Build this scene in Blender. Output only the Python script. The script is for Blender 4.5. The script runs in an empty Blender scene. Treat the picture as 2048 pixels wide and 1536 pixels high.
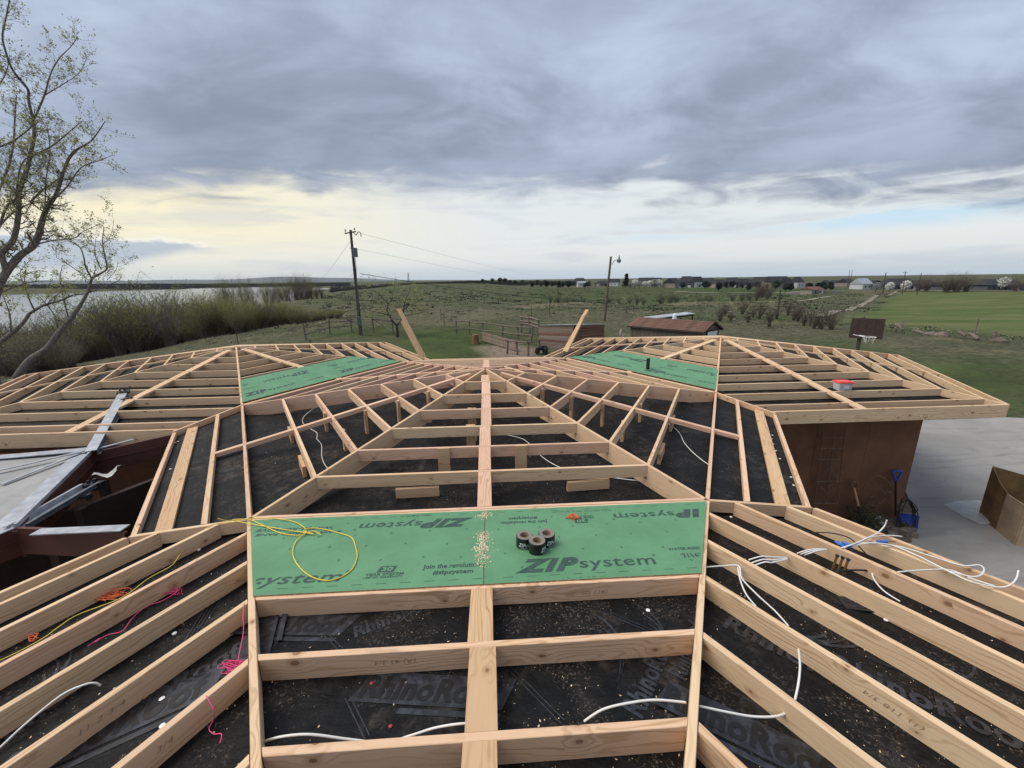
import bpy, math, random
import numpy as np
from mathutils import Vector, Matrix, noise as mnoise
random.seed(7)
SC = bpy.context.scene
COL = SC.collection
sin, cos, pi, rad = math.sin, math.cos, math.pi, math.radians

# ------------------------------------------------------------------ camera, sky, sun, exposure
CF, CTH, CPS, CRO = 820.2, 0.2492, 0.0553, -0.0115
CAM = Vector((0.0756, 0.271, 1.6176))
cd = bpy.data.cameras.new('camera'); camera = bpy.data.objects.new('camera', cd); COL.objects.link(camera)
cd.sensor_width = 36; cd.lens = CF / 2048 * 36; cd.clip_start = 0.05; cd.clip_end = 30000
Fv = Vector((sin(CPS) * cos(CTH), cos(CPS) * cos(CTH), -sin(CTH)))
Rv = Vector((cos(CPS), -sin(CPS), 0)); Uv = Rv.cross(Fv)
c_, s_ = cos(CRO), sin(CRO)
R2 = Rv * c_ + Uv * s_; U2 = Uv * c_ - Rv * s_
camera.matrix_world = Matrix(((R2.x, U2.x, -Fv.x, CAM.x), (R2.y, U2.y, -Fv.y, CAM.y), (R2.z, U2.z, -Fv.z, CAM.z), (0, 0, 0, 1)))
SC.camera = camera
SC.view_settings.view_transform = 'Standard'; SC.view_settings.look = 'None'
SC.view_settings.exposure = 1.12; SC.view_settings.gamma = 1; SC.view_settings.use_curve_mapping = False

SUN_AZ, SUN_EL = rad(-84), rad(56)          # azimuth from +Y, positive to the right
sl = bpy.data.lights.new('sun', 'SUN'); sl.energy = 1.5; sl.angle = rad(48); sl.color = (1.0, 0.93, 0.84)
sun = bpy.data.objects.new('sun', sl); COL.objects.link(sun)
sdir = Vector((sin(SUN_AZ) * cos(SUN_EL), cos(SUN_AZ) * cos(SUN_EL), sin(SUN_EL)))
sun.rotation_euler = (-sdir).to_track_quat('-Z', 'Y').to_euler(); sun.location = sdir * 60

world = bpy.data.worlds.new('World'); SC.world = world; world.use_nodes = True


def nest(child, part):
    """hang a piece on a part of the same thing"""
    child.location = child.location - part.location; child.parent = part; return child

class NT:
    """tiny node-tree helper"""
    def __init__(s, tree): s.t = tree; s.n = tree.nodes; s.l = tree.links
    def new(s, typ, **kw):
        n = s.n.new(typ)
        for k, v in kw.items(): setattr(n, k, v)
        return n
    def set(s, sock, v):
        if isinstance(v, bpy.types.NodeSocket): s.l.new(v, sock)
        elif v is not None: sock.default_value = v
    def math(s, op, a, b=None, c=None, clamp=False):
        n = s.new('ShaderNodeMath', operation=op, use_clamp=clamp)
        s.set(n.inputs[0], a)
        if b is not None: s.set(n.inputs[1], b)
        if c is not None: s.set(n.inputs[2], c)
        return n.outputs[0]
    def mix(s, f, a, b, mode='MIX'):
        n = s.new('ShaderNodeMix', data_type='RGBA', blend_type=mode)
        n.clamp_factor = True
        s.set(n.inputs[0], f)
        for i, v in ((6, a), (7, b)):
            if isinstance(v, tuple): v = (*v[:3], 1)
            s.set(n.inputs[i], v)
        return n.outputs[2]
    def ss(s, v, lo, hi):
        n = s.new('ShaderNodeMapRange', interpolation_type='SMOOTHSTEP')
        s.set(n.inputs[0], v); s.set(n.inputs[1], lo); s.set(n.inputs[2], hi)
        return n.outputs[0]
    def noise(s, vec, scale, detail=4, rough=.5, dist=0.0):
        n = s.new('ShaderNodeTexNoise'); s.set(n.inputs['Vector'], vec)
        n.inputs['Scale'].default_value = scale; n.inputs['Detail'].default_value = detail
        n.inputs['Roughness'].default_value = rough; n.inputs['Distortion'].default_value = dist
        return n.outputs[0]
    def mapv(s, vec, scale=(1, 1, 1), loc=(0, 0, 0), rot=(0, 0, 0)):
        n = s.new('ShaderNodeMapping'); s.set(n.inputs[0], vec)
        s.set(n.inputs[1], loc); s.set(n.inputs[2], rot); s.set(n.inputs[3], scale)
        return n.outputs[0]
    def comb(s, x, y, z):
        n = s.new('ShaderNodeCombineXYZ'); s.set(n.inputs[0], x); s.set(n.inputs[1], y); s.set(n.inputs[2], z)
        return n.outputs[0]
    def sep(s, v):
        n = s.new('ShaderNodeSeparateXYZ'); s.set(n.inputs[0], v); return n.outputs


def build_sky():
    T = NT(world.node_tree); T.n.clear()
    out = T.new('ShaderNodeOutputWorld'); bg = T.new('ShaderNodeBackground'); T.l.new(bg.outputs[0], out.inputs[0])
    sky = T.new('ShaderNodeTexSky', sky_type='NISHITA'); sky.sun_disc = False
    sky.sun_elevation = SUN_EL; sky.sun_rotation = SUN_AZ; sky.air_density = 1.2; sky.dust_density = 2
    nis = T.mix(1.0, sky.outputs[0], (.07, .07, .07), 'MULTIPLY')
    tc = T.new('ShaderNodeTexCoord'); d = tc.outputs['Generated']
    X, Y, Z = T.sep(d)
    zc = T.math('MAXIMUM', Z, 0.0)
    el = T.math('MULTIPLY', T.math('ARCSINE', zc), 180 / pi)              # elevation, degrees
    az = T.math('MULTIPLY', T.math('ARCTAN2', X, Y), 180 / pi)            # azimuth, degrees
    den = T.math('ADD', zc, 0.20)
    pl = T.comb(T.math('DIVIDE', X, den), T.math('DIVIDE', Y, den), 0.0)
    big = T.noise(T.mapv(pl, (1.05, 1.35, 1), (3.1, 1.3, 0)), 1.0, 6, .55, .5)
    mid = T.noise(T.mapv(pl, (2.4, 3.6, 1), (7.7, 4.2, 0)), 1.0, 7, .58, .6)
    fine = T.noise(T.mapv(T.comb(T.math('MULTIPLY', az, .055), T.math('MULTIPLY', el, .42), 0.0), (1, 1, 1), (2, 5, 0)), 1.0, 5, .55, .3)
    # cloud deck: slate blue, lighter lanes
    tone = T.math('ADD', T.math('MULTIPLY', big, .75), T.math('MULTIPLY', mid, .38))
    t = T.ss(tone, .38, .74)
    cloud = T.mix(t, (.122, .146, .190), (.250, .292, .368))
    hi = T.ss(el, 14.0, 40.0)
    cloud = T.mix(T.math('MULTIPLY', hi, .5), cloud, (.238, .280, .355))
    # bright break under the deck
    warm = T.ss(T.math('ABSOLUTE', T.math('ADD', az, 42)), 46.0, 6.0)
    warm_el = T.ss(el, 1.5, 6.5)
    gap_a = T.mix(T.ss(el, 0.0, 3.0), (.29, .335, .375), (.385, .40, .40))
    gap = T.mix(T.math('MULTIPLY', warm, T.math('MULTIPLY_ADD', warm_el, .7, .25)), gap_a, (.475, .425, .29))
    gap = T.mix(.12, gap, nis)
    streak = T.ss(fine, .50, .66)
    gap = T.mix(T.math('MULTIPLY', streak, .42), gap, (.25, .275, .32))
    # blue strip to the right
    blue_m = T.math('MULTIPLY', T.ss(T.math('ABSOLUTE', T.math('SUBTRACT', el, 5.6)), 1.5, .25), T.ss(az, 8.0, 24.0))
    blue_m = T.math('MULTIPLY', blue_m, T.ss(fine, .62, .42))
    gap = T.mix(T.math('MULTIPLY', blue_m, .8), gap, (.265, .36, .43))
    # edge of the deck
    edge = T.math('ADD', T.math('MAXIMUM', T.math('MULTIPLY_ADD', T.math('MULTIPLY', az, az), -.0016, 10.2), 6.0), T.math('MULTIPLY', T.math('SUBTRACT', mid, .5), 6.5))
    edge = T.math('ADD', edge, T.math('MULTIPLY', T.ss(T.noise(T.mapv(T.comb(az, el, 0.0), (.045, .30, 1), (1.7, 3, 0)), 1.0, 4, .5, .4), .48, .75), 3.6))
    edge = T.math('ADD', edge, T.math('MULTIPLY', T.math('SUBTRACT', fine, .5), 3.4))
    m = T.ss(T.math('SUBTRACT', el, edge), -1.4, 2.8)
    dark = T.ss(T.math('SUBTRACT', el, edge), 9.0, 1.5)
    cloud = T.mix(T.math('MULTIPLY', dark, .5), cloud, (.118, .138, .178))
    col = T.mix(m, gap, cloud)
    # low cumulus bank on the left
    cn = T.math('MULTIPLY', T.math('SUBTRACT', T.noise(T.mapv(T.comb(az, el, 0.0), (.30, .7, 1)), 1.0, 6, .65, .3), .5), 1.7)
    cb = T.math('ADD', T.math('MULTIPLY_ADD', T.ss(az, -36.0, -29.0), -.5, 4.5), cn)
    lowb = T.math('ADD', T.math('MULTIPLY_ADD', T.ss(az, -43.0, -29.5), 2.6, 1.2), T.math('MULTIPLY', cn, .5))
    cbm = T.math('MULTIPLY', T.ss(T.math('SUBTRACT', cb, el), -.1, .35), T.ss(T.math('SUBTRACT', el, lowb), -.5, .9))
    cbm = T.math('MULTIPLY', cbm, T.ss(az, -28.5, -31.5))
    rim = T.ss(T.math('SUBTRACT', cb, el), .55, .1)
    col = T.mix(T.math('MULTIPLY', cbm, .88), col, T.mix(rim, (.215, .25, .295), (.47, .455, .42)))
    below = T.ss(Z, 0.0, -.02)
    col = T.mix(below, col, (.10, .105, .09))
    T.set(bg.inputs[0], col); bg.inputs[1].default_value = 1.0


build_sky()

# ------------------------------------------------------------------ helpers
def ray(u, v):
    du, dv = u - 1024, v - 768
    a, b = c_ * du + s_ * dv, -s_ * du + c_ * dv
    return Rv * (a / CF) + Fv - Uv * (b / CF)

def px(u, v, z):                       # world point on the level z seen in that direction
    d = ray(u, v); return CAM + d * ((z - CAM.z) / d.z)

def pd(u, v, dist):                    # world point at horizontal distance dist
    d = ray(u, v); return CAM + d * (dist / math.hypot(d.x, d.y))

def py(u, v, Y):                       # world point on the plane y = Y
    d = ray(u, v); return CAM + d * ((Y - CAM.y) / d.y)

def tag(o, label=None, cat=None, group=None, kind=None):
    if label: o['label'] = label
    if cat: o['category'] = cat; o['kind'] = 'thing'
    if group: o['group'] = group
    if kind: o['kind'] = kind
    return o

def empty(name, loc=(0, 0, 0), label=None, cat=None, group=None, rz=0):
    o = bpy.data.objects.new(name, None); COL.objects.link(o); o.location = loc; o.rotation_euler = (0, 0, rz)
    o.empty_display_size = .2
    return tag(o, label, cat, group)

class MB:
    """collects geometry for one mesh object"""
    def __init__(s): s.v = []; s.f = []; s.m = []
    def add(s, vs, fs, mi=0):
        b = len(s.v); s.v += [tuple(v) for v in vs]
        for f in fs: s.f.append(tuple(b + i for i in f)); s.m.append(mi)
    def box(s, c, size, rot=None, mi=0):
        x, y, z = size[0] / 2, size[1] / 2, size[2] / 2
        vs = [Vector(p) for p in ((-x, -y, -z), (x, -y, -z), (x, y, -z), (-x, y, -z), (-x, -y, z), (x, -y, z), (x, y, z), (-x, y, z))]
        if rot is not None: vs = [rot @ p for p in vs]
        c = Vector(c)
        s.add([p + c for p in vs], [(0, 3, 2, 1), (4, 5, 6, 7), (0, 1, 5, 4), (1, 2, 6, 5), (2, 3, 7, 6), (3, 0, 4, 7)], mi)
    def tube(s, pts, r, n=6, mi=0, cap=True):
        pts = [Vector(p) for p in pts]
        rs = r if isinstance(r, (list, tuple)) else [r] * len(pts)
        vs = []; prev = None
        for i, p in enumerate(pts):
            t = (pts[min(i + 1, len(pts) - 1)] - pts[max(i - 1, 0)])
            if t.length < 1e-9: t = Vector((0, 0, 1))
            t.normalize()
            if prev is None:
                a = t.cross(Vector((0, 0, 1)))
                if a.length < .05: a = t.cross(Vector((1, 0, 0)))
            else:
                a = prev - t * prev.dot(t)
                if a.length < 1e-6: a = t.cross(Vector((1, 0, 0)))
            a.normalize(); prev = a; b = t.cross(a)
            for k in range(n):
                an = 2 * pi * k / n
                vs.append(p + (a * cos(an) + b * sin(an)) * rs[i])
        fs = []
        for i in range(len(pts) - 1):
            for k in range(n):
                fs.append((i * n + k, i * n + (k + 1) % n, (i + 1) * n + (k + 1) % n, (i + 1) * n + k))
        if cap:
            fs.append(tuple(range(n - 1, -1, -1))); fs.append(tuple((len(pts) - 1) * n + k for k in range(n)))
        s.add(vs, fs, mi)
    def prism(s, poly, z0, z1, mi=0):          # poly counter-clockwise, z may be function of (x,y)
        n = len(poly)
        g = lambda z, p: z(p[0], p[1]) if callable(z) else z
        vs = [(p[0], p[1], g(z0, p)) for p in poly] + [(p[0], p[1], g(z1, p)) for p in poly]
        fs = [tuple(range(n - 1, -1, -1)), tuple(range(n, 2 * n))] + [(i, (i + 1) % n, n + (i + 1) % n, n + i) for i in range(n)]
        s.add(vs, fs, mi)
    def lathe(s, prof, n=16, c=(0, 0, 0), mi=0):   # prof [(r,z)]
        vs = []
        for r, z in prof:
            for k in range(n): vs.append((c[0] + r * cos(2 * pi * k / n), c[1] + r * sin(2 * pi * k / n), c[2] + z))
        fs = []
        for i in range(len(prof) - 1):
            for k in range(n): fs.append((i * n + k, i * n + (k + 1) % n, (i + 1) * n + (k + 1) % n, (i + 1) * n + k))
        s.add(vs, fs, mi)
    def build(s, name, mats, parent=None, loc=None, smooth=False):
        me = bpy.data.meshes.new(name); 
        off = Vector(loc) if loc is not None else Vector((0, 0, 0))
        if loc is not None: s.v = [(x - off.x, y - off.y, z - off.z) for x, y, z in s.v]
        me.from_pydata(s.v, [], s.f)
        for m in (mats if isinstance(mats, (list, tuple)) else [mats]): me.materials.append(m)
        if any(s.m): me.polygons.foreach_set('material_index', s.m)
        if smooth: me.polygons.foreach_set('use_smooth', [True] * len(s.f))
        me.update()
        o = bpy.data.objects.new(name, me); COL.objects.link(o)
        if parent is not None:
            o.parent = parent
            o.location = off - parent.location if loc is not None else (0, 0, 0)
        else: o.location = off
        return o

def mesh_fast(name, V, F, mat, parent=None):
    """V (n,3) float array, F (m,k) int array"""
    me = bpy.data.meshes.new(name); k = F.shape[1]
    me.vertices.add(len(V)); me.vertices.foreach_set('co', V.astype(np.float32).ravel())
    me.loops.add(F.size); me.loops.foreach_set('vertex_index', F.astype(np.int32).ravel())
    me.polygons.add(len(F)); me.polygons.foreach_set('loop_start', np.arange(len(F), dtype=np.int32) * k)
    me.update(calc_edges=True)
    for m in (mat if isinstance(mat, list) else [mat]): me.materials.append(m)
    o = bpy.data.objects.new(name, me); COL.objects.link(o)
    if parent is not None: o.parent = parent
    return o

# ------------------------------------------------------------------ materials
def newmat(name):
    m = bpy.data.materials.new(name); m.use_nodes = True
    T = NT(m.node_tree); b = m.node_tree.nodes['Principled BSDF']
    return m, T, b

def simple(name, col, rough=.7, metal=0, var=.15, scale=6, bump=0, spec=.4):
    m, T, b = newmat(name)
    tc = T.new('ShaderNodeTexCoord'); n = T.noise(tc.outputs['Object'], scale, 5, .6)
    c2 = tuple(min(1, c * (1 + var)) for c in col); c1 = tuple(c * (1 - var) for c in col)
    T.set(b.inputs['Base Color'], T.mix(T.ss(n, .3, .7), c1, c2))
    b.inputs['Roughness'].default_value = rough; b.inputs['Metallic'].default_value = metal
    b.inputs['Specular IOR Level'].default_value = spec
    if bump:
        bp = T.new('ShaderNodeBump'); bp.inputs['Strength'].default_value = bump; bp.inputs['Distance'].default_value = .01
        T.set(bp.inputs['Height'], n); T.l.new(bp.outputs[0], b.inputs['Normal'])
    return m

def wood_mat(name, c_yel, c_pink, c_tan, dark=.60, knot=True, rough=.8):
    m, T, b = newmat(name)
    tc = T.new('ShaderNodeTexCoord'); oi = T.new('ShaderNodeObjectInfo'); r = oi.outputs['Random']
    off = T.comb(T.math('MULTIPLY', r, 37.0), T.math('MULTIPLY', r, 11.3), T.math('MULTIPLY', r, 5.7))
    va = T.new('ShaderNodeVectorMath', operation='ADD'); T.l.new(tc.outputs['Object'], va.inputs[0]); T.l.new(off, va.inputs[1])
    P = va.outputs[0]
    r2 = T.math('FRACT', T.math('MULTIPLY', r, 7.13)); r3 = T.math('FRACT', T.math('MULTIPLY', r, 23.7))
    base = T.mix(T.ss(r2, .35, .75), c_yel, c_pink)
    base = T.mix(T.ss(r3, .3, .9), base, c_tan)
    base = T.mix(T.math('MULTIPLY', T.math('FRACT', T.math('MULTIPLY', r, 51.1)), .34), base, (.44, .30, .185))
    tone = T.noise(T.mapv(P, (.7, 5, 5)), 1.0, 4, .55)
    base = T.mix(T.math('MULTIPLY', T.ss(tone, .35, .72), .42), base, tuple(c * k for c, k in zip(c_tan, (.84, .74, .66))))
    # knots: small round cores that push the growth rings aside
    vo = T.new('ShaderNodeTexVoronoi'); vo.inputs['Scale'].default_value = 1.0
    vo.voronoi_dimensions = '2D'; KX, KY, KZ = T.sep(P)
    T.set(vo.inputs['Vector'], T.comb(T.math('MULTIPLY', KX, 3.6), T.math('MULTIPLY', T.math('ADD', KY, KZ), 5.2), 0.0))
    vr, vg, vb = T.sep(vo.outputs['Color'])[0:3]
    keep = T.ss(vr, .60, .64); dst = vo.outputs['Distance']
    bulge = T.math('MULTIPLY', T.math('MULTIPLY', T.ss(dst, .48, .0), keep), 9.0)
    w = T.noise(T.mapv(P, (.75, 4.5, 4.5)), 1.0, 3, .55)
    X, Y, Z = T.sep(P)
    ph = T.math('ADD', T.math('MULTIPLY', T.math('ADD', Z, T.math('MULTIPLY', Y, .9)), 190.0), T.math('MULTIPLY', w, 62.0))
    ring = T.math('SINE', T.math('ADD', ph, bulge))
    g = T.noise(T.mapv(P, (2.0, 95, 95)), 1.0, 4, .6)
    amp = T.noise(T.mapv(P, (.5, 6, 6), (3, 1, 8)), 1.0, 3, .5)
    gr = T.math('ADD', T.math('MULTIPLY', T.ss(ring, .25, 1.0), T.ss(amp, .36, .62)), T.math('MULTIPLY', T.ss(g, .42, .78), .45))
    dk = tuple(c * k for c, k in zip(c_tan, (dark, dark * .82, dark * .66)))
    col = T.mix(T.math('MULTIPLY', gr, .66), base, dk)
    if knot:
        rr = T.math('MULTIPLY_ADD', T.math('MULTIPLY', vg, vg), .06, .025)
        k1 = T.math('MULTIPLY', T.ss(T.math('SUBTRACT', dst, rr), .012, -.012), keep)
        k2 = T.math('MULTIPLY', T.ss(T.math('SUBTRACT', dst, rr), .13, .0), keep)
        kring = T.math('SINE', T.math('MULTIPLY', dst, 160.0))
        col = T.mix(T.math('MULTIPLY', k2, .55), col, tuple(c * .9 for c in dk))
        col = T.mix(T.math('MULTIPLY', k1, T.math('MULTIPLY_ADD', kring, .15, .68)), col, (.17, .075, .035))
    dirt = T.noise(T.mapv(P, (1.6, 5, 5), (9, 2, 4)), 1.0, 6, .7)
    col = T.mix(T.math('MULTIPLY', T.ss(dirt, .56, .80), .40), col, (.20, .145, .10))
    T.set(b.inputs['Base Color'], col); b.inputs['Roughness'].default_value = rough
    b.inputs['Specular IOR Level'].default_value = .2
    bp = T.new('ShaderNodeBump'); bp.inputs['Strength'].default_value = .25; bp.inputs['Distance'].default_value = .002
    T.set(bp.inputs['Height'], gr); T.l.new(bp.outputs[0], b.inputs['Normal'])
    return m

M = {}
M['wood'] = wood_mat('fir lumber', (.75, .57, .365), (.75, .515, .345), (.73, .53, .34))
M['wood_pink'] = wood_mat('pink fir lumber', (.73, .485, .36), (.71, .45, .335), (.72, .49, .34))
M['wood_honey'] = wood_mat('honey coloured lumber', (.63, .43, .245), (.62, .41, .25), (.60, .41, .24))
M['wood_old'] = wood_mat('weathered board', (.30, .245, .20), (.25, .19, .155), (.23, .20, .175), dark=.5)
M['wood_red'] = wood_mat('red weathered board', (.20, .095, .065), (.25, .12, .085), (.17, .10, .08), dark=.5)
M['log'] = simple('grey timber', (.16, .13, .105), .9, var=.35, scale=9)
M['pole'] = simple('creosoted pole', (.075, .06, .05), .9, var=.3, scale=5)
M['pole_tan'] = simple('tan pole', (.13, .10, .07), .9, var=.3, scale=5)
M['brown'] = simple('brown painted siding', (.150, .066, .032), .75, var=.22, scale=1.6)
M['fascia'] = simple('dark red brown fascia', (.085, .030, .022), .55, var=.12, scale=4)
M['soffit'] = simple('dark soffit', (.045, .028, .022), .8)
M['black'] = simple('black plastic', (.018, .018, .019), .5)
M['wire_white'] = simple('white cable jacket', (.72, .71, .67), .45, var=.05)
M['wire_black'] = simple('black cable jacket', (.015, .015, .016), .5)
M['yellow'] = simple('yellow cord', (.68, .52, .08), .6, var=.1)
M['pink'] = simple('pink string', (.75, .06, .20), .6)
M['orange'] = simple('orange string', (.75, .16, .05), .6)
M['blue'] = simple('blue plastic', (.018, .06, .33), .45, var=.1)
M['bluetape'] = simple('blue tape', (.05, .16, .50), .5)
M['copper'] = simple('brass fitting', (.45, .25, .10), .35, metal=.9)
M['galv'] = simple('galvanized metal', (.34, .355, .38), .5, metal=.35, var=.2, scale=7)
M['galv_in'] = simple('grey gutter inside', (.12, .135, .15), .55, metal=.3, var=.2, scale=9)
M['white'] = simple('white paint', (.68, .68, .66), .6, var=.06)
M['white_metal'] = simple('white metal', (.66, .68, .70), .45, var=.05)
M['rust'] = simple('rusty iron', (.17, .105, .075), .8, var=.3, scale=12)
M['iron'] = simple('dark iron', (.022, .020, .020), .6)
M['rubber'] = simple('black rubber', (.012, .012, .012), .8)
M['cap'] = simple('white cap nail', (.78, .78, .76), .5, var=.03)
M['osb'] = simple('strand board edge', (.30, .20, .11), .85, var=.35, scale=60)
M['ink'] = simple('dark print on green', (.035, .075, .058), .7, var=.2, scale=20)
M['pencil'] = simple('pencil line', (.27, .19, .13), .8)
M['liner'] = simple('tape end', (.20, .18, .155), .7, var=.2, scale=90)
M['redcap'] = simple('red cap nail', (.42, .03, .07), .5)
M['redplastic'] = simple('red lid plastic', (.80, .085, .055), .4, var=.04)
M['cardboard_tube'] = simple('cardboard core', (.30, .22, .155), .85)
M['tape'] = simple('black tape roll', (.012, .012, .013), .38, var=.2)
M['print_white'] = simple('white print', (.62, .62, .62), .6, var=.05)
M['ply'] = simple('stained plywood', (.17, .10, .04), .75, var=.35, scale=3)
M['ply_pale'] = simple('pale plywood', (.36, .27, .18), .8, var=.2, scale=3)
M['chip'] = simple('wood chip', (.66, .50, .33), .9, var=.2)
M['bark'] = simple('grey bark', (.15, .13, .11), .95, var=.45, scale=14, bump=.5)
M['bark_dark'] = simple('dark bark', (.055, .045, .038), .95, var=.4, scale=10)
M['twig_dark'] = simple('dark bare twig', (.060, .048, .042), .95, var=.35, scale=4)
M['twig'] = simple('bare twig', (.135, .11, .088), .95, var=.35, scale=4)
def leafy(name, col, var, scale):
    m = simple(name, col, .7, var=var, scale=scale); T = NT(m.node_tree); b = m.node_tree.nodes['Principled BSDF']; out = m.node_tree.nodes['Material Output']
    t = T.new('ShaderNodeBsdfTranslucent'); mx = T.new('ShaderNodeMixShader'); mx.inputs[0].default_value = .5
    T.l.new(b.inputs['Base Color'].links[0].from_socket, t.inputs[0]); T.l.new(b.outputs[0], mx.inputs[1]); T.l.new(t.outputs[0], mx.inputs[2]); T.l.new(mx.outputs[0], out.inputs[0]); return m
M['leaf_spring'] = leafy('spring leaf', (.26, .27, .11), .35, 2)
M['leaf_olive'] = leafy('olive leaf', (.215, .235, .065), .45, .8)
M['leaf_green'] = simple('green leaf', (.045, .062, .022), .8, var=.4, scale=1)
M['leaf_dark'] = simple('conifer needles', (.018, .028, .018), .9, var=.4, scale=1)
M['far_leaf'] = simple('grey brown woods', (.062, .058, .050), .95, var=.3, scale=.01)
M['blossom'] = simple('white blossom', (.50, .50, .46), .8, var=.2, scale=1)
M['sage'] = simple('sagebrush leaf', (.095, .102, .062), .9, var=.55, scale=.15)
M['drygrass'] = simple('dry grass', (.30, .265, .17), .9, var=.35, scale=.3)
M['freshgrass'] = simple('fresh grass blades', (.075, .115, .028), .85, var=.4, scale=.4)
M['tin'] = simple('corrugated tin', (.42, .43, .45), .5, metal=.4, var=.25, scale=2)
M['shed_side'] = simple('taupe shed siding', (.145, .115, .090), .85, var=.1, scale=3)
M['trim'] = simple('dark shed trim', (.055, .035, .03), .8)
M['shingle'] = simple('brown shingle', (.135, .072, .050), .9, var=.35, scale=1.5)
M['roof_dark'] = simple('charcoal roof', (.028, .029, .032), .9, var=.2, scale=.5)
M['wall_tan'] = simple('tan house wall', (.24, .22, .19), .85, var=.08, scale=.4)
M['wall_grey'] = simple('grey house wall', (.085, .088, .092), .85, var=.08, scale=.4)
M['wall_white'] = simple('white house wall', (.52, .52, .51), .8, var=.05, scale=.4)
M['glass'] = simple('window glass', (.03, .035, .04), .15, var=.1)
M['membrane'] = simple('grey roof membrane', (.30, .295, .28), .8, var=.16, scale=1.6, bump=.3)
M['scrap'] = simple('torn flashing', (.45, .43, .40), .7, var=.2)


def panel_mat():
    m, T, b = newmat('green coated sheathing')
    tc = T.new('ShaderNodeTexCoord'); P = tc.outputs['Object']
    n1 = T.noise(P, 2.3, 6, .65, .4); n2 = T.noise(P, 55, 3, .6); n3 = T.noise(T.mapv(P, (1, 3.5, 1)), 5.0, 6, .7, 1.0)
    col = T.mix(T.ss(n1, .3, .7), (.084, .222, .106), (.112, .272, .138))
    col = T.mix(T.math('MULTIPLY', T.ss(n3, .60, .82), .32), col, (.34, .40, .32))
    col = T.mix(T.math('MULTIPLY', T.ss(n2, .5, .75), .14), col, (.06, .18, .095))
    T.set(b.inputs['Base Color'], col); b.inputs['Roughness'].default_value = .62
    bp = T.new('ShaderNodeBump'); bp.inputs['Strength'].default_value = .15; bp.inputs['Distance'].default_value = .002
    T.set(bp.inputs['Height'], n2); T.l.new(bp.outputs[0], b.inputs['Normal'])
    return m

def deck_mat():
    m, T, b = newmat('black roofing underlayment')
    tc = T.new('ShaderNodeTexCoord'); P = tc.outputs['Object']
    n1 = T.noise(P, 1.1, 7, .68, .6); n2 = T.noise(P, 9, 6, .7, .4); n3 = T.noise(P, 120, 2, .5)
    nb = T.noise(T.mapv(P, (1, 1, 1), (4, 7, 0)), 2.2, 5, .6, 1.6)
    col = T.mix(T.ss(n2, .3, .75), (.003, .0034, .0037), (.0105, .011, .0115))
    dust = T.math('MULTIPLY', T.ss(n1, .50, .68), T.ss(n2, .42, .64))
    dust = T.math('MULTIPLY', dust, T.math('MULTIPLY_ADD', n3, .9, .25))
    fl = T.ss(T.noise(P, 60, 4, .75), .53, .66)
    col = T.mix(T.math('MULTIPLY', T.math('MULTIPLY', fl, T.ss(T.noise(P, 2.6, 5, .65), .46, .60)), .8), col, (.135, .11, .088))
    col = T.mix(T.math('MULTIPLY', dust, .50), col, (.16, .13, .10))
    grey = T.ss(nb, .56, .75)
    col = T.mix(T.math('MULTIPLY', grey, .28), col, (.058, .054, .049))
    T.set(b.inputs['Base Color'], col); b.inputs['Specular IOR Level'].default_value = .17
    T.set(b.inputs['Roughness'], T.math('MULTIPLY_ADD', n2, .35, .46))
    bp = T.new('ShaderNodeBump'); bp.inputs['Strength'].default_value = .75; bp.inputs['Distance'].default_value = .014
    w = T.math('ADD', T.noise(T.mapv(P, (1, 2.2, 1), rot=(0, 0, .6)), 4, 5, .55, 2.6), T.math('MULTIPLY', T.noise(T.mapv(P, (2.5, 1, 1), rot=(0, 0, .2)), 3, 3, .5, 1.5), .8))
    T.set(bp.inputs['Height'], w); T.l.new(bp.outputs[0], b.inputs['Normal'])
    return m

def deckprint_mat(name, col):
    m, T, b = newmat(name)
    tc = T.new('ShaderNodeTexCoord'); n = T.noise(tc.outputs['Object'], 14, 5, .7)
    T.set(b.inputs['Base Color'], T.mix(T.ss(n, .36, .58), col, tuple(c * .28 for c in col)))
    b.inputs['Roughness'].default_value = .5
    return m

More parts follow.
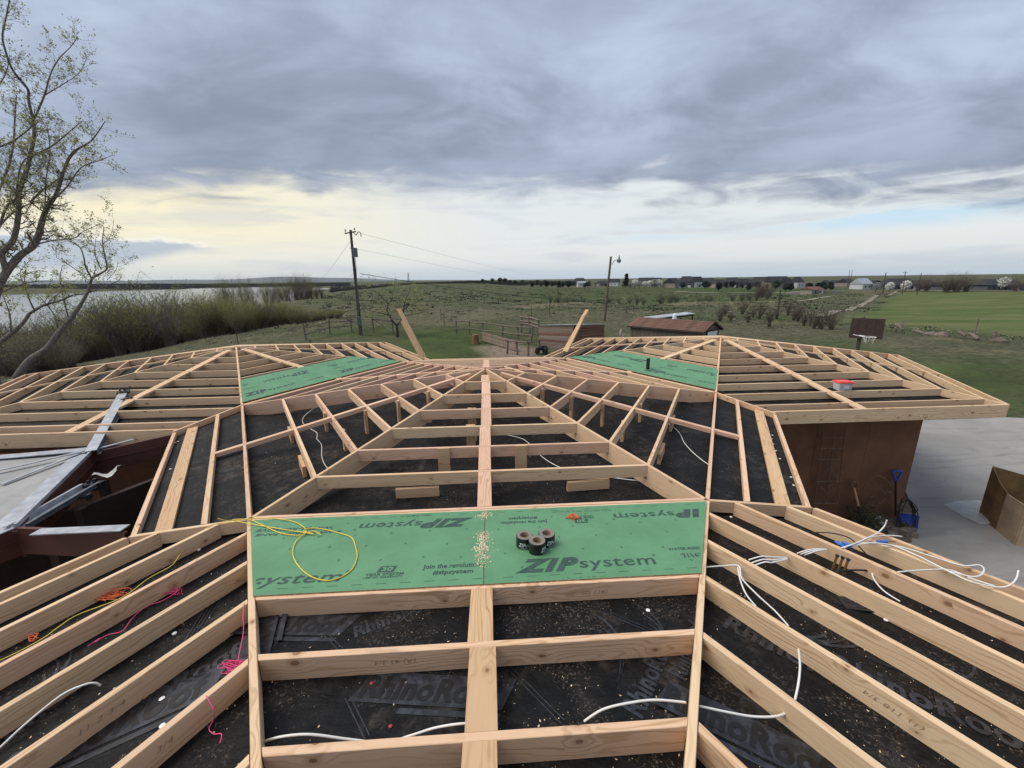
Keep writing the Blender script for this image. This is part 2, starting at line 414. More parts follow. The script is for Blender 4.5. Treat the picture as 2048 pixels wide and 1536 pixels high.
def concrete_mat():
    m, T, b = newmat('driveway concrete')
    tc = T.new('ShaderNodeTexCoord'); P = tc.outputs['Object']
    n1 = T.noise(P, .55, 6, .62, .5); n2 = T.noise(P, 30, 4, .6); n3 = T.noise(T.mapv(P, (.35, 2.0, 1), rot=(0, 0, -.5)), 1.0, 6, .65, 1.2)
    col = T.mix(T.ss(n1, .3, .7), (.225, .215, .198), (.30, .285, .262))
    col = T.mix(T.math('MULTIPLY', T.ss(n3, .52, .68), .45), col, (.115, .115, .112))
    st = T.noise(P, 1.7, 5, .7, .8)
    col = T.mix(T.math('MULTIPLY', T.ss(st, .58, .72), .35), col, (.10, .098, .09))
    col = T.mix(T.math('MULTIPLY', T.ss(n2, .5, .8), .2), col, (.15, .148, .14))
    vo = T.new('ShaderNodeTexVoronoi', feature='DISTANCE_TO_EDGE'); vo.inputs['Scale'].default_value = .09
    dv = T.new('ShaderNodeVectorMath', operation='ADD'); T.l.new(P, dv.inputs[0])
    nz = T.new('ShaderNodeTexNoise'); nz.inputs['Scale'].default_value = .8; nz.inputs['Detail'].default_value = 5; T.l.new(P, nz.inputs['Vector'])
    sc = T.new('ShaderNodeVectorMath', operation='SCALE'); T.l.new(nz.outputs['Color'], sc.inputs[0]); sc.inputs['Scale'].default_value = 2.2
    T.l.new(sc.outputs[0], dv.inputs[1]); T.l.new(dv.outputs[0], vo.inputs['Vector'])
    cr = T.math('MULTIPLY', T.ss(vo.outputs['Distance'], .003, .0008), T.ss(n1, .4, .6))
    col = T.mix(T.math('MULTIPLY', cr, .55), col, (.05, .05, .048))
    T.set(b.inputs['Base Color'], col); b.inputs['Roughness'].default_value = .85
    return m

def ground_mat():
    m, T, b = newmat('grassland')
    g = T.new('ShaderNodeNewGeometry'); P = g.outputs['Position']
    X, Y, Z = T.sep(P)
    n1 = T.noise(P, .045, 6, .6, .4); n2 = T.noise(P, .35, 6, .65, .3); n3 = T.noise(P, 3.0, 4, .65); n4 = T.noise(P, .012, 4, .55)
    green = T.mix(T.ss(n2, .35, .65), (.034, .047, .017), (.068, .080, .033))
    olive = T.mix(T.ss(n3, .38, .62), (.050, .053, .029), (.112, .108, .066))
    dry = T.mix(T.ss(n3, .3, .7), (.17, .145, .085), (.25, .21, .125))
    col = T.mix(T.ss(n1, .42, .62), olive, green)
    col = T.mix(T.math('MULTIPLY', T.ss(n2, .52, .70), .45), col, dry)
    n5 = T.noise(P, .7, 6, .75)
    col = T.mix(T.math('MULTIPLY', T.ss(n5, .52, .62), .50), col, (.036, .040, .022))
    col = T.mix(T.math('MULTIPLY', T.ss(n5, .42, .32), .35), col, (.20, .185, .12))
    col = T.mix(T.math('MULTIPLY', T.ss(T.noise(P, .022, 5, .6, 1.2), .50, .60), .55), col, T.mix(T.ss(n3, .35, .65), (.085, .078, .045), (.165, .150, .095)))
    # fresh lawn round the corral and mown pasture on the right
    at = T.new('ShaderNodeAttribute', attribute_name='cover'); C = T.sep(at.outputs['Vector'])
    fresh = T.mix(T.ss(n2, .3, .72), (.028, .046, .012), (.064, .088, .026))
    past = T.mix(T.ss(T.noise(T.mapv(P, (.05, .22, 1), rot=(0, 0, .5)), 1.0, 6, .65, .8), .35, .66), (.062, .092, .022), (.125, .132, .055))
    past = T.mix(T.math('MULTIPLY', T.ss(n3, .5, .7), .35), past, (.135, .13, .075))
    dirt = T.mix(T.ss(n3, .3, .7), (.15, .115, .085), (.26, .21, .165))
    col = T.mix(T.math('MULTIPLY', C[0], T.math('MULTIPLY_ADD', n2, .8, .45), clamp=True), col, fresh)
    col = T.mix(C[1], col, past)
    col = T.mix(T.math('MULTIPLY', C[2], T.ss(T.math('ADD', C[2], T.math('MULTIPLY', T.math('SUBTRACT', n2, .5), 1.2)), .35, .65)), col, dirt)
    T.set(b.inputs['Base Color'], col); b.inputs['Roughness'].default_value = .95; b.inputs['Specular IOR Level'].default_value = .1
    bp = T.new('ShaderNodeBump'); bp.inputs['Strength'].default_value = .8; bp.inputs['Distance'].default_value = .25
    T.set(bp.inputs['Height'], T.math('ADD', n2, T.math('MULTIPLY', n3, .5))); T.l.new(bp.outputs[0], b.inputs['Normal'])
    return m

def water_mat():
    m, T, b = newmat('lake water')
    g = T.new('ShaderNodeNewGeometry')
    b.inputs['Base Color'].default_value = (.02, .028, .032, 1); b.inputs['Roughness'].default_value = .12
    b.inputs['IOR'].default_value = 1.33; b.inputs['Specular IOR Level'].default_value = .9
    n = T.noise(T.mapv(g.outputs['Position'], (.25, .25, .25)), 1.0, 4, .6)
    bp = T.new('ShaderNodeBump'); bp.inputs['Strength'].default_value = .10; bp.inputs['Distance'].default_value = .3
    T.set(bp.inputs['Height'], n); T.l.new(bp.outputs[0], b.inputs['Normal'])
    return m

def plastic_film():
    m, T, b = newmat('clear plastic film')
    b.inputs['Base Color'].default_value = (.62, .66, .68, 1); b.inputs['Roughness'].default_value = .25
    b.inputs['Alpha'].default_value = .38
    return m

def clear_tub():
    m, T, b = newmat('cloudy clear plastic')
    b.inputs['Base Color'].default_value = (.62, .63, .66, 1); b.inputs['Roughness'].default_value = .3; b.inputs['Alpha'].default_value = .72
    return m

M['panel'] = panel_mat(); M['deck'] = deck_mat(); M['concrete'] = concrete_mat(); M['ground'] = ground_mat(); M['water'] = water_mat()
M['film'] = plastic_film(); M['tub'] = clear_tub()
M['deckprint'] = deckprint_mat('grey print on underlayment', (.036, .041, .052))
M['deckink'] = deckprint_mat('black print on underlayment', (.007, .007, .0075))
M['hill'] = simple('far mountain', (.10, .11, .11), .95, var=.1, scale=.001)
M['dirt'] = simple('bare soil', (.13, .10, .075), .95, var=.3, scale=1.2, bump=.4)
M['gravel'] = simple('pale gravel', (.27, .235, .19), .95, var=.2, scale=.6)
M['track'] = simple('dry track', (.19, .17, .12), .95, var=.3, scale=.4)
M['planks'] = wood_mat('grey deck plank', (.56, .52, .46), (.52, .48, .42), (.54, .50, .44))

# ------------------------------------------------------------------ terrain
GZ = -3.47
DIST = [0, 25, 40, 55, 80, 120, 180, 260, 400, 600, 900, 1200, 1600, 2300, 4000, 9000]
# per column: heights, or ('d', v) = photo drop below the horizon turned into a height for that distance
def hrow(vals):
    out = []
    for d, v in zip(DIST, vals):
        out.append(CAM.z - d * v[1] / 873 if isinstance(v, tuple) else v)
    return out
D_ = lambda v: ('d', v)
TCOL = [
    (-1500, [GZ, GZ, -3.6, -5, -9, -15, -16.5, -17, -17, -17, -17, -14, -4, 0, 2, 2]),
    (-300, [GZ, GZ, -3.9, -5.5, -10, -15.5, -17, -17, -17, -17, -16, -13, -3, 1, 2, 2]),
    (0, [GZ, GZ - .25, -4.1, -5.8, -10.5, -15.5, -17, -17, -17, -17, -16, -13, -2, 1, 2, 2]),
    (250, [GZ, GZ, -3.75, -5.2, -9.5, -14.5, -17, -17, -17, -17, -17, -16, -12, 0, 2, 2]),
    (430, [GZ, GZ, -3.55, -4.2, -8.0, -13, -15.5, -16.5, -17, -17, -17, -16.5, -15, -6, 1, 2]),
    (555, [GZ, GZ, GZ, -3.6, -6.4, -7.6, D_(37), -13, -15, -16, -16.3, -16.5, -15, -7, 0, 1]),
    (690, [GZ, GZ, GZ, -3.35, D_(62), D_(50), D_(34), D_(24), D_(17), -9.5, -12.5, -13, -11, -6, -1, 0]),
    (850, [GZ, GZ, GZ, -3.35, D_(60), D_(44), D_(31), D_(20), D_(9), D_(5), D_(6), D_(5), D_(4), D_(2), -2, 0]),
    (950, [GZ, GZ, GZ, -3.35, D_(61), D_(44), D_(30), D_(19), D_(8), D_(4), D_(6), D_(5), D_(4), D_(2), -2, 0]),
    (1040, [GZ, GZ, GZ, -3.3, D_(62), D_(52), D_(38), D_(26), D_(14), D_(9), D_(8), D_(6), D_(4), D_(2), -2, 0]),
    (1200, [GZ, GZ, GZ, -3.4, D_(53), D_(60), D_(46), D_(31), D_(18), D_(13), D_(8), D_(6), D_(4), D_(2), -2, 0]),
    (1400, [GZ, GZ, GZ, -3.5, D_(57), D_(43), D_(52), D_(33), D_(21), D_(14), D_(8), D_(6), D_(4), D_(2), -2, 0]),
    (1560, [GZ, GZ, GZ, -3.5, D_(60), D_(42), D_(42), D_(33), D_(23), D_(15), D_(9), D_(6), D_(4), D_(2), -2, 0]),
    (1700, [GZ, GZ, GZ, -3.5, D_(62), D_(47), D_(37), D_(30), D_(22), D_(15), D_(9), D_(6), D_(4), D_(2), -2, 0]),
    (1850, [GZ, GZ, GZ, -3.5, D_(62), D_(46), D_(36), D_(29), D_(22), D_(15), D_(9), D_(6), D_(4), D_(2), -2, 0]),
    (2048, [GZ, GZ, GZ, -3.5, D_(62), D_(46), D_(36), D_(29), D_(22), D_(15), D_(9), D_(6), D_(4), D_(2), -2, 0]),
    (3500, [GZ, GZ, GZ, -3.5, -3.6, -3.8, -4, -4.2, -4.5, -5, -5, -5, -5, -5, -5, -5]),
]
def az_px(u):
    d = ray(u, 571.5 - .0117 * u); return math.atan2(d.x, d.y)
TAZ = np.array([az_px(c[0]) for c in TCOL]); TZ = np.array([hrow(c[1]) for c in TCOL])
LD = np.log(np.array(DIST) + 12.0)

def smooth1(f): return f * f * (3 - 2 * f) * .6 + f * .4

def terrain(x, y):
    x = np.atleast_1d(np.asarray(x, float)); y = np.atleast_1d(np.asarray(y, float))
    dx = x - CAM.x; dy = y - CAM.y
    d = np.hypot(dx, dy); a = np.arctan2(dx, dy)
    a = np.clip(a, TAZ[0], TAZ[-1])
    ia = np.clip(np.searchsorted(TAZ, a) - 1, 0, len(TAZ) - 2); fa = np.clip((a - TAZ[ia]) / (TAZ[ia + 1] - TAZ[ia]), 0, 1)
    ld = np.log(d + 12.0)
    i = np.clip(np.searchsorted(LD, ld) - 1, 0, len(LD) - 2); fd = np.clip((ld - LD[i]) / (LD[i + 1] - LD[i]), 0, 1)
    fa = smooth1(fa); fd = smooth1(fd)
    z = (TZ[ia, i] * (1 - fd) + TZ[ia, i + 1] * fd) * (1 - fa) + (TZ[ia + 1, i] * (1 - fd) + TZ[ia + 1, i + 1] * fd) * fa
    back = np.clip((-(y + 2)) / 30, 0, 1)
    z = z * (1 - back) + GZ * back
    k = np.clip((d - 26) / 30, 0, 1)
    w = (np.sin(x * .11 + 1.3 * np.sin(y * .07)) * np.cos(y * .13 + .5) * .34 + np.sin(x * .031 + y * .023) * .8 + np.sin(x * .33 + y * .21) * np.sin(y * .37) * .09)
    return z + w * k * np.clip(1.2 - d / 2500, 0.1, 1) * .8

def tz(x, y): return float(terrain(x, y)[0])

def at(u, dist):                      # ground point in the direction of column u at a distance
    a = az_px(u); x = CAM.x + sin(a) * dist; y = CAM.y + cos(a) * dist
    return Vector((x, y, tz(x, y)))

def poly_mask(x, y, poly, soft):
    """1 inside polygon, fading over soft metres (numpy)"""
    n = len(poly); inside = np.zeros(x.shape, bool); dm = np.full(x.shape, 1e9)
    for i in range(n):
        x0, y0 = poly[i]; x1, y1 = poly[(i + 1) % n]
        c = ((y0 > y) != (y1 > y)) & (x < (x1 - x0) * (y - y0) / (y1 - y0 + 1e-12) + x0)
        inside ^= c
        ex, ey = x1 - x0, y1 - y0; L = ex * ex + ey * ey
        t = np.clip(((x - x0) * ex + (y - y0) * ey) / L, 0, 1)
        dm = np.minimum(dm, np.hypot(x - x0 - t * ex, y - y0 - t * ey))
    s = np.where(inside, dm, -dm)
    return np.clip(.5 + s / (2 * soft), 0, 1)

xy = lambda p: (p.x, p.y)
PASTURE = [xy(at(1690, 62)), xy(at(1780, 150)), xy(at(1810, 330)), xy(at(2300, 360)), xy(at(2600, 200)), xy(at(2500, 60)), xy(at(2048, 50)), xy(at(1850, 55))]
LAWN = [xy(at(720, 30)), xy(at(800, 44)), xy(at(960, 42)), xy(at(1000, 33)), xy(at(1040, 27)), xy(at(900, 20)), xy(at(760, 24))]
LAWN2 = [xy(at(1560, 34)), xy(at(1700, 40)), xy(at(1900, 34)), xy(at(2100, 36)), xy(at(2300, 30)), xy(at(2100, 20)), xy(at(1800, 24))]
LAWN3 = [xy(at(590, 46)), xy(at(700, 50)), xy(at(790, 48)), xy(at(780, 41)), xy(at(600, 41))]
CORRALDIRT = [xy(at(940, 33)), xy(at(1040, 33)), xy(at(1090, 30)), xy(at(1120, 22)), xy(at(1030, 20)), xy(at(960, 27))]
GRAVEL_L = [xy(at(600, 34)), xy(at(740, 36)), xy(at(800, 32)), xy(at(760, 28)), xy(at(560, 28))]
YARD = [xy(at(1880, 22)), xy(at(2400, 20)), xy(at(2500, 12)), (20, -8), (-16, -8), (-16, 8), (0, 18), (9, 18)]
FARLAWN = [xy(at(1330, 360)), xy(at(1420, 330)), xy(at(1700, 350)), xy(at(1720, 430)), xy(at(1400, 430))]

FARHILL = [xy(at(u, d)) for u, d in ((1040, 95), (1200, 122), (1400, 150), (1560, 165), (1680, 230), (1680, 420), (1040, 420))]
MIDHILL = [xy(at(u, d)) for u, d in ((640, 120), (850, 85), (1030, 90), (1040, 420), (700, 420))]
def build_terrain():
    azs = np.concatenate([np.linspace(-pi, -1.15, 40)[:-1], np.linspace(-1.15, 1.25, 420), np.linspace(1.25, pi, 40)[1:-1]])
    ds = np.concatenate([[0.01, 6, 12, 17], np.geomspace(20, 9000, 190)])
    A, Dd = np.meshgrid(azs, ds)
    x = CAM.x + np.sin(A) * Dd; y = CAM.y + np.cos(A) * Dd
    z = terrain(x.ravel(), y.ravel())
    V = np.stack([x.ravel(), y.ravel(), z], 1)
    na, nd = len(azs), len(ds)
    I, J = np.meshgrid(np.arange(nd - 1), np.arange(na), indexing='ij'); J2 = (J + 1) % na
    F = np.stack([I * na + J, (I + 1) * na + J, (I + 1) * na + J2, I * na + J2], -1).reshape(-1, 4)[:, ::-1]
    o = mesh_fast('ground', V, F, M['ground']); tag(o, kind='structure')
    me = o.data
    xs, ys = V[:, 0], V[:, 1]
    fresh = np.maximum.reduce([poly_mask(xs, ys, p, 3.0) for p in (LAWN, LAWN2, LAWN3)] + [poly_mask(xs, ys, FARLAWN, 10.0)])
    past = poly_mask(xs, ys, PASTURE, 2.5)
    dirt = np.maximum.reduce([poly_mask(xs, ys, p, 2.0) for p in (CORRALDIRT, GRAVEL_L, YARD)])
    far = np.maximum(.8 * poly_mask(xs, ys, FARHILL, 14.0), .38 * poly_mask(xs, ys, MIDHILL, 14.0))
    at_ = me.attributes.new('cover', 'FLOAT_VECTOR', 'POINT')
    at_.data.foreach_set('vector', np.stack([np.maximum(fresh, far), past, dirt], 1).astype(np.float32).ravel())
    me.polygons.foreach_set('use_smooth', [True] * len(me.polygons))

build_terrain()

def sheet(name, poly, mat, dz, kind='structure', sub=1):
    b = MB(); b.add([(p[0], p[1], dz(p[0], p[1])) for p in poly], [tuple(range(len(poly)))])
    return tag(b.build(name, mat), kind=kind)

# lake
lk = MB(); R_ = 8000; aa = [rad(-115 + 5 * i) for i in range(23)]
lk.add([(CAM.x + 40 * sin(aa[0]), CAM.y + 40 * cos(aa[0]), -14)] + [(CAM.x + R_ * sin(a), CAM.y + R_ * cos(a), -14) for a in aa], [tuple(range(len(aa), -1, -1))])
tag(lk.build('lake', M['water']), kind='structure')

# far mountains beyond the lake
def mountains():
    b = MB(); vs = []; n = 160
    for j, (dist, k) in enumerate(((9500, 0), (10500, .6), (11500, 1), (13500, .1))):
        for i in range(n):
            f = i / (n - 1); a = rad(-95 + 93 * f)
            h = 70 + 45 * sin(f * 9 + 1) + 25 * sin(f * 23 + j) + 10 * sin(f * 61)
            h *= min(1, (1 - f) * 4.0) * .95
            vs.append((sin(a) * dist, cos(a) * dist, -20 + max(0, h + 25) * k))
    fs = [(j * n + i, j * n + i + 1, (j + 1) * n + i + 1, (j + 1) * n + i) for j in range(3) for i in range(n - 1)]
    b.add(vs, fs); tag(b.build('hills', M['hill'], smooth=True), kind='structure')
mountains()

def road(name, pts, w, mat, dz=.05, kind='structure'):
    """ribbon that follows the terrain"""
    P = []
    for i in range(len(pts) - 1):
        n = 14
        for k in range(n): P.append(Vector(pts[i]).lerp(Vector(pts[i + 1]), k / n))
    P.append(Vector(pts[-1])); b = MB(); vs = []
    for i, p in enumerate(P):
        t = (P[min(i + 1, len(P) - 1)] - P[max(i - 1, 0)]); t.z = 0; t.normalize(); s = Vector((t.y, -t.x, 0))
        for k in (-1, -.33, .33, 1):
            q = p + s * w * .5 * k; vs.append((q.x, q.y, tz(q.x, q.y) + dz))
    fs = [(i * 4 + j, i * 4 + j + 1, i * 4 + j + 5, i * 4 + j + 4) for i in range(len(P) - 1) for j in range(3)]
    b.add(vs, fs); return tag(b.build(name, mat), kind=kind)
road('dirt_track', [at(1655, 66), at(1690, 90), at(1745, 160), at(1778, 250), at(1800, 340)], 1.3, M['track'], .12)
road('gravel_road', [at(1800, 348), at(1950, 352), at(2150, 360)], 5, M['gravel'], .25)
road('field_road', [at(1330, 340), at(1450, 318), at(1560, 330), at(1660, 345), at(1800, 350)], 4, M['gravel'], .25)
road('hill_path', [at(1560, 150), at(1610, 175), at(1680, 200)], 2.0, M['gravel'], .12)

# driveway, right of the house
drive = [(4.6, -4.0), (16, -4.0), (21, 6), (22.5, 12.5), (17, 13.8), (13.6, 13.2), (9.2, 7.62), (4.6, 7.62)]
DRZ = GZ + .03
dv = MB(); dv.prism(drive, GZ - .2, DRZ); tag(dv.build('driveway', M['concrete']), kind='structure')
bed = MB(); bed.prism([(3.6, 6.8), (8.2, 6.8), (8.6, 7.2), (8.6, 7.62), (3.6, 7.62)], DRZ - .1, DRZ + .035); tag(bed.build('planting_bed', M['dirt']), kind='structure')

# ------------------------------------------------------------------ the house: hexagonal pods round a hub
A = 3.7891; RH = A * 2 / math.sqrt(3); OV = 0.8705; QV = 1.0867
MP, MH = 0.1341, 0.1508
ZE = -MP * A
HUBZ = ZE + MH * A
PODS = {'near': Vector((0, 0, 0)), 'hub': Vector((0, 2 * A, HUBZ)), 'left': Vector((-1.5 * RH, 3 * A, 0)), 'right': Vector((1.5 * RH, 3 * A, 0))}
NEI = {'near': ['hub'], 'hub': ['near', 'left', 'right'], 'left': ['hub'], 'right': ['hub']}
THK, DEEP = .038, .140
dirv = lambda deg: Vector((cos(rad(deg)), sin(rad(deg)), 0))

def member(parent, name, p0, p1, w=THK, h=DEEP, mat='wood', cut0=0, cut1=0, cham=.0025, base_off=None):
    """timber: top centre line p0-p1, w wide, h deep; cut = end angle in plan (radians)"""
    p0, p1 = Vector(p0), Vector(p1)
    X = (p1 - p0); L = X.length; X.normalize()
    Yv = Vector((-X.y, X.x, 0)); 
    if Yv.length < 1e-6: Yv = Vector((0, 1, 0))
    Yv.normalize(); Zv = X.cross(Yv)
    c = cham; prof = [(-w / 2, -h + c), (-w / 2 + c, -h), (w / 2 - c, -h), (w / 2, -h + c), (w / 2, -c), (w / 2 - c, 0), (-w / 2 + c, 0), (-w / 2, -c)]
    t0, t1 = math.tan(cut0), math.tan(cut1)
    vs = [(y * t0, y, z) for y, z in prof] + [(L + y * t1, y, z) for y, z in prof]
    fs = [(i, i + 8, (i + 1) % 8 + 8, (i + 1) % 8) for i in range(8)] + [tuple(range(8)), tuple(range(15, 7, -1))]
    me = bpy.data.meshes.new(name); me.from_pydata(vs, [], fs); me.materials.append(M[mat])
    o = bpy.data.objects.new(name, me); COL.objects.link(o)
    mw = Matrix(((X.x, Yv.x, Zv.x, p0.x), (X.y, Yv.y, Zv.y, p0.y), (X.z, Yv.z, Zv.z, p0.z), (0, 0, 0, 1)))
    if parent is not None:
        o.parent = parent; o.matrix_local = Matrix.Translation(-parent.location) @ mw
    else: o.matrix_world = mw
    return o

def clip_seg(p0, p1, pod, gap=.021):
    """keep the part of p0-p1 nearer to this pod than to its neighbours; returns (p0,p1,cut0,cut1) or None"""
    a, b = 0.0, 1.0; c = PODS[pod]; cut = [None, None]
    for nb in NEI[pod]:
        n = PODS[nb] - c; n.z = 0; mid = n.length / 2; n.normalize()
        f0 = (p0 - c).dot(n) - mid + gap; f1 = (p1 - c).dot(n) - mid + gap
        if f0 > 0 and f1 > 0: return None
        if f0 > 0:
            t = f0 / (f0 - f1)
            if t > a: a = t; cut[0] = n
        elif f1 > 0:
            t = f0 / (f0 - f1)
            if t < b: b = t; cut[1] = n
    if b - a < .05: return None
    X = (p1 - p0).normalized(); Yv = Vector((-X.y, X.x, 0)).normalized(); res = []
    for k in (0, 1):
        if cut[k] is None: res.append(None)
        else: res.append(math.atan2(-cut[k].dot(Yv), cut[k].dot(Vector((X.x, X.y, 0)))) if abs(cut[k].dot(X)) > .15 else 0)
    return p0.lerp(p1, a), p0.lerp(p1, b), res[0], res[1]

def adjacent(pod, deg):
    c = PODS[pod]
    for nb in NEI[pod]:
        n = PODS[nb] - c; n.z = 0
        if n.normalized().dot(dirv(deg)) > .99: return True
    return False

def zz(pod, r):
    """top of the framing at perpendicular distance r from a pod's centre"""
    if pod == 'hub': return HUBZ - MH * r if r <= A else ZE - MP * (r - A)
    return -MP * r

def frame(pod, label, rlist, boards, group='roof frames of the hexagonal house'):
    c = PODS[pod]; root = empty('roof_frame', (c.x, c.y, zz(pod, 0)), label, 'roof frame', group)
    J = lambda s: random.uniform(-s, s)
    hub = pod == 'hub'
    # hips
    for k in range(6):
        dg = 60 * k; u = dirv(dg)
        adj = adjacent(pod, dg + 30) or adjacent(pod, dg - 30)
        rr = A if (adj or hub) else A + (.95 if pod == 'near' else OV)
        e = c + u * (rr * 2 / math.sqrt(3)); e.z = zz(pod, rr); s = Vector((c.x, c.y, zz(pod, 0)))
        st = s + (e - s).normalized() * .045
        if hub:
            member(root, 'hip_rafter', st, e - (e - s).normalized() * .03, THK, .25, 'wood' if k in (4, 5) else 'wood_pink')
        else:
            member(root, 'hip_rafter', st, e - (e - s).normalized() * .02, THK, DEEP, 'wood')
    for k in range(6):
        dg = 30 + 60 * k; n = dirv(dg); tdir = Vector((-n.y, n.x, 0)); adj = adjacent(pod, dg)
        rs = list(rlist)
        ov = .95 if pod == 'near' else OV
        rmax = A if (adj or hub) else A + ov
        if not adj and not hub: rs += [A + .239, A + .707] if pod == 'near' else [A + .11, A + .61]
        rs = [r for r in rs if r < rmax - .08]
        ed = rmax - (.0235 if adj else 0)
        ends = []
        for r in rs + [ed]:
            rim = r == ed
            hw = (r / math.sqrt(3)) - .026
            ctr = c + n * r; ctr.z = zz(pod, r) + (0 if rim else J(.0015))
            p0 = ctr - tdir * hw; p1 = ctr + tdir * hw
            cl = clip_seg(p0, p1, pod)
            if cl is None: continue
            q0, q1, a0, a1 = cl
            cut0 = pi / 6 if a0 is None else a0; cut1 = -pi / 6 if a1 is None else a1
            deep = DEEP
            if hub: deep = .14 if rim else .14
            elif rim and not adj: deep = .235
            if rim and adj and pod in ('near', 'left', 'right'): deep = .14
            member(root, 'fascia_board' if (rim and not adj and not hub) else 'jack_rafter', q0, q1, THK, deep,
                   ('wood' if not hub else random.choice(['wood', 'wood_pink'])), cut0, cut1)
            ends.append(r)
        # flat board along the middle of the sector, one piece between each pair of rafters
        bw, bm, bh = boards(dg)
        if bw:
            seq = ends
            lo = .30 if hub else .28
            prev = lo
            for r in seq:
                if r - prev > .12:
                    a = c + n * (prev + .020); b = c + n * (r - .020)
                    a.z = zz(pod, prev + .02) - .001; b.z = zz(pod, r - .02) - .001
                    sh = tdir * J(.012)
                    member(root, 'flat_blocking', a + sh, b + sh, bw, bh, bm)
                prev = r
    return root

near_r = [2.578 - .508 * k for k in range(5)][::-1] + [3.05, 3.53]
pod_r = [.42, .93, 1.42, 1.90, 2.40, 2.92, 3.40]
hub_r = [.621 + .508 * k for k in range(6)]
near = frame('near', 'large new timber roof frame nearest the viewer, under the tape rolls', near_r,
             lambda dg: (.14, 'wood_honey', .038) if dg == 90 else (0, 'wood', .038) if dg in (30, 150) else (.14, 'wood', .038))
hub = frame('hub', 'middle timber roof frame on short props over the flat black deck', hub_r,
            lambda dg: (.14, 'wood_pink', .038) if dg in (270, 90) else (.075, 'wood_pink', .064))
left = frame('left', 'timber roof frame at left, with a silver gutter lying across it', pod_r, lambda dg: (.14, 'wood', .038) if dg in (270, 330) else (.06, 'wood', .038))
right = frame('right', 'timber roof frame at right, with a red-lidded tub on it', pod_r, lambda dg: (.14, 'wood', .038) if dg in (270, 210) else (.06, 'wood', .038))

# valley boards, eave boards and the far eave of the hub
for dg in (210, 330, 90):
    n = dirv(dg); tdir = Vector((-n.y, n.x, 0)); c = PODS['hub']
    for sgn in (-1, 1):
        vtx = c + dirv(dg + 30 * sgn) * RH; vtx.z = ZE
        out = dirv(dg + 30 * sgn - 30 * sgn + 60 * sgn * .5)
        # neighbour boundary continues outward from the vertex at 60 degrees to the edge
        d2 = (n * sin(rad(60)) + tdir * sgn * -cos(rad(60)) * -1)
        nbdir = dirv(dg + 60 * sgn); e2 = Vector((-nbdir.y, nbdir.x, 0)); d2 = e2 if e2.dot(n) > 0 else -e2
        end = vtx + d2 * QV; end.z = ZE - MP * QV * .866
        member(hub, 'valley_board', vtx + d2 * .02, end, THK, .12, 'wood')
    def eave(off, w, h, mat, drop=0.0, nm='eave_board'):
        r = A + off; hw = RH / 2 - off * math.tan(rad(30)) - .03
        ctr = c + n * r; ctr.z = zz('hub', r) - drop
        member(hub, nm, ctr - tdir * hw, ctr + tdir * hw, w, h, mat, -pi / 6, pi / 6)
    if dg == 90:
        for o_ in (.22, .44, .66): eave(o_, .038, .10, 'wood_pink')
        eave(.92, .05, .12, 'wood')
    else:
        eave(.36, .05, .085, 'wood')
        eave(.70, .135, .038, 'wood_honey', .045)
        eave(.925, .045, .07, 'wood', .02)
    if dg != 90:                                     # middle board runs on over the edge to the first eave board
        a = c + n * (A + .02); b = c + n * (A + .335); a.z = zz('hub', A) - .002; b.z = zz('hub', A + .335) - .002
        member(hub, 'flat_blocking', a, b, .075, .055, 'wood_pink')

# black underlayment on the old roof
def clip_poly(poly, nrm, d):
    out = []
    for i in range(len(poly)):
        p, q = poly[i], poly[(i + 1) % len(poly)]; fp = p.dot(nrm) - d; fq = q.dot(nrm) - d
        if fp <= 0: out.append(p)
        if (fp < 0 < fq) or (fq < 0 < fp): out.append(p.lerp(q, fp / (fp - fq)))
    return out

house = empty('house', (0, 2 * A, GZ), 'brown single storey house of joined hexagons with black roof underlayment', 'house')
DK = .143
for pod in ('near', 'left', 'right'):
    c = PODS[pod]
    b = MB(); soff = MB()
    for k in range(6):
        dg = 30 + 60 * k; ro = A + OV - .06
        tri = [Vector((c.x, c.y, 0)), c + dirv(dg - 30) * (ro * 2 / math.sqrt(3)), c + dirv(dg + 30) * (ro * 2 / math.sqrt(3))]
        for p in tri: p.z = 0
        for nb in NEI[pod]:
            n = PODS[nb] - c; n.z = 0; mid = n.length / 2; n.normalize()
            tri = clip_poly(tri, n, Vector((c.x, c.y, 0)).dot(n) + mid)
        nn = dirv(dg); f = lambda x, y, c=c, nn=nn: -MP * ((x - c.x) * nn.x + (y - c.y) * nn.y) - DK
        # fine grid so that the membrane can be slightly wavy
        b.prism([(p.x, p.y) for p in tri], lambda x, y: f(x, y) - .006, f)
        tri2 = [Vector((c.x, c.y, 0)).lerp(p, .985) for p in tri]
        soff.prism([(p.x, p.y) for p in tri2], lambda x, y: f(x, y) - .17, lambda x, y: f(x, y) - .009)
    b.build('roof_underlayment', M['deck'], house, loc=(c.x, c.y, -DK))
    for k in range(6):
        dg = 30 + 60 * k
        if adjacent(pod, dg): continue
        q4 = [c + dirv(dg - 30) * (A + .03) * 1.1547, c + dirv(dg - 30) * (A + .50) * 1.1547, c + dirv(dg + 30) * (A + .50) * 1.1547, c + dirv(dg + 30) * (A + .03) * 1.1547]
        nbp = [PODS[nb] for nb in NEI[pod]]
        for nb in nbp:
            n = nb - c; n.z = 0; mid = n.length / 2; n.normalize(); q4 = [Vector((p.x, p.y, 0)) for p in q4]; q4 = clip_poly(q4, n, Vector((c.x, c.y, 0)).dot(n) + mid)
        soff.prism([(p.x, p.y) for p in q4], -.98, -.84)
    soff.build('old_roof_edge', M['fascia'], house, loc=(c.x, c.y, -DK))
c = PODS['hub']
b = MB()
HD = ZE - .185
b.prism([(c.x + RH * cos(rad(60 * k)), c.y + RH * sin(rad(60 * k))) for k in range(6)], HD - .01, HD)
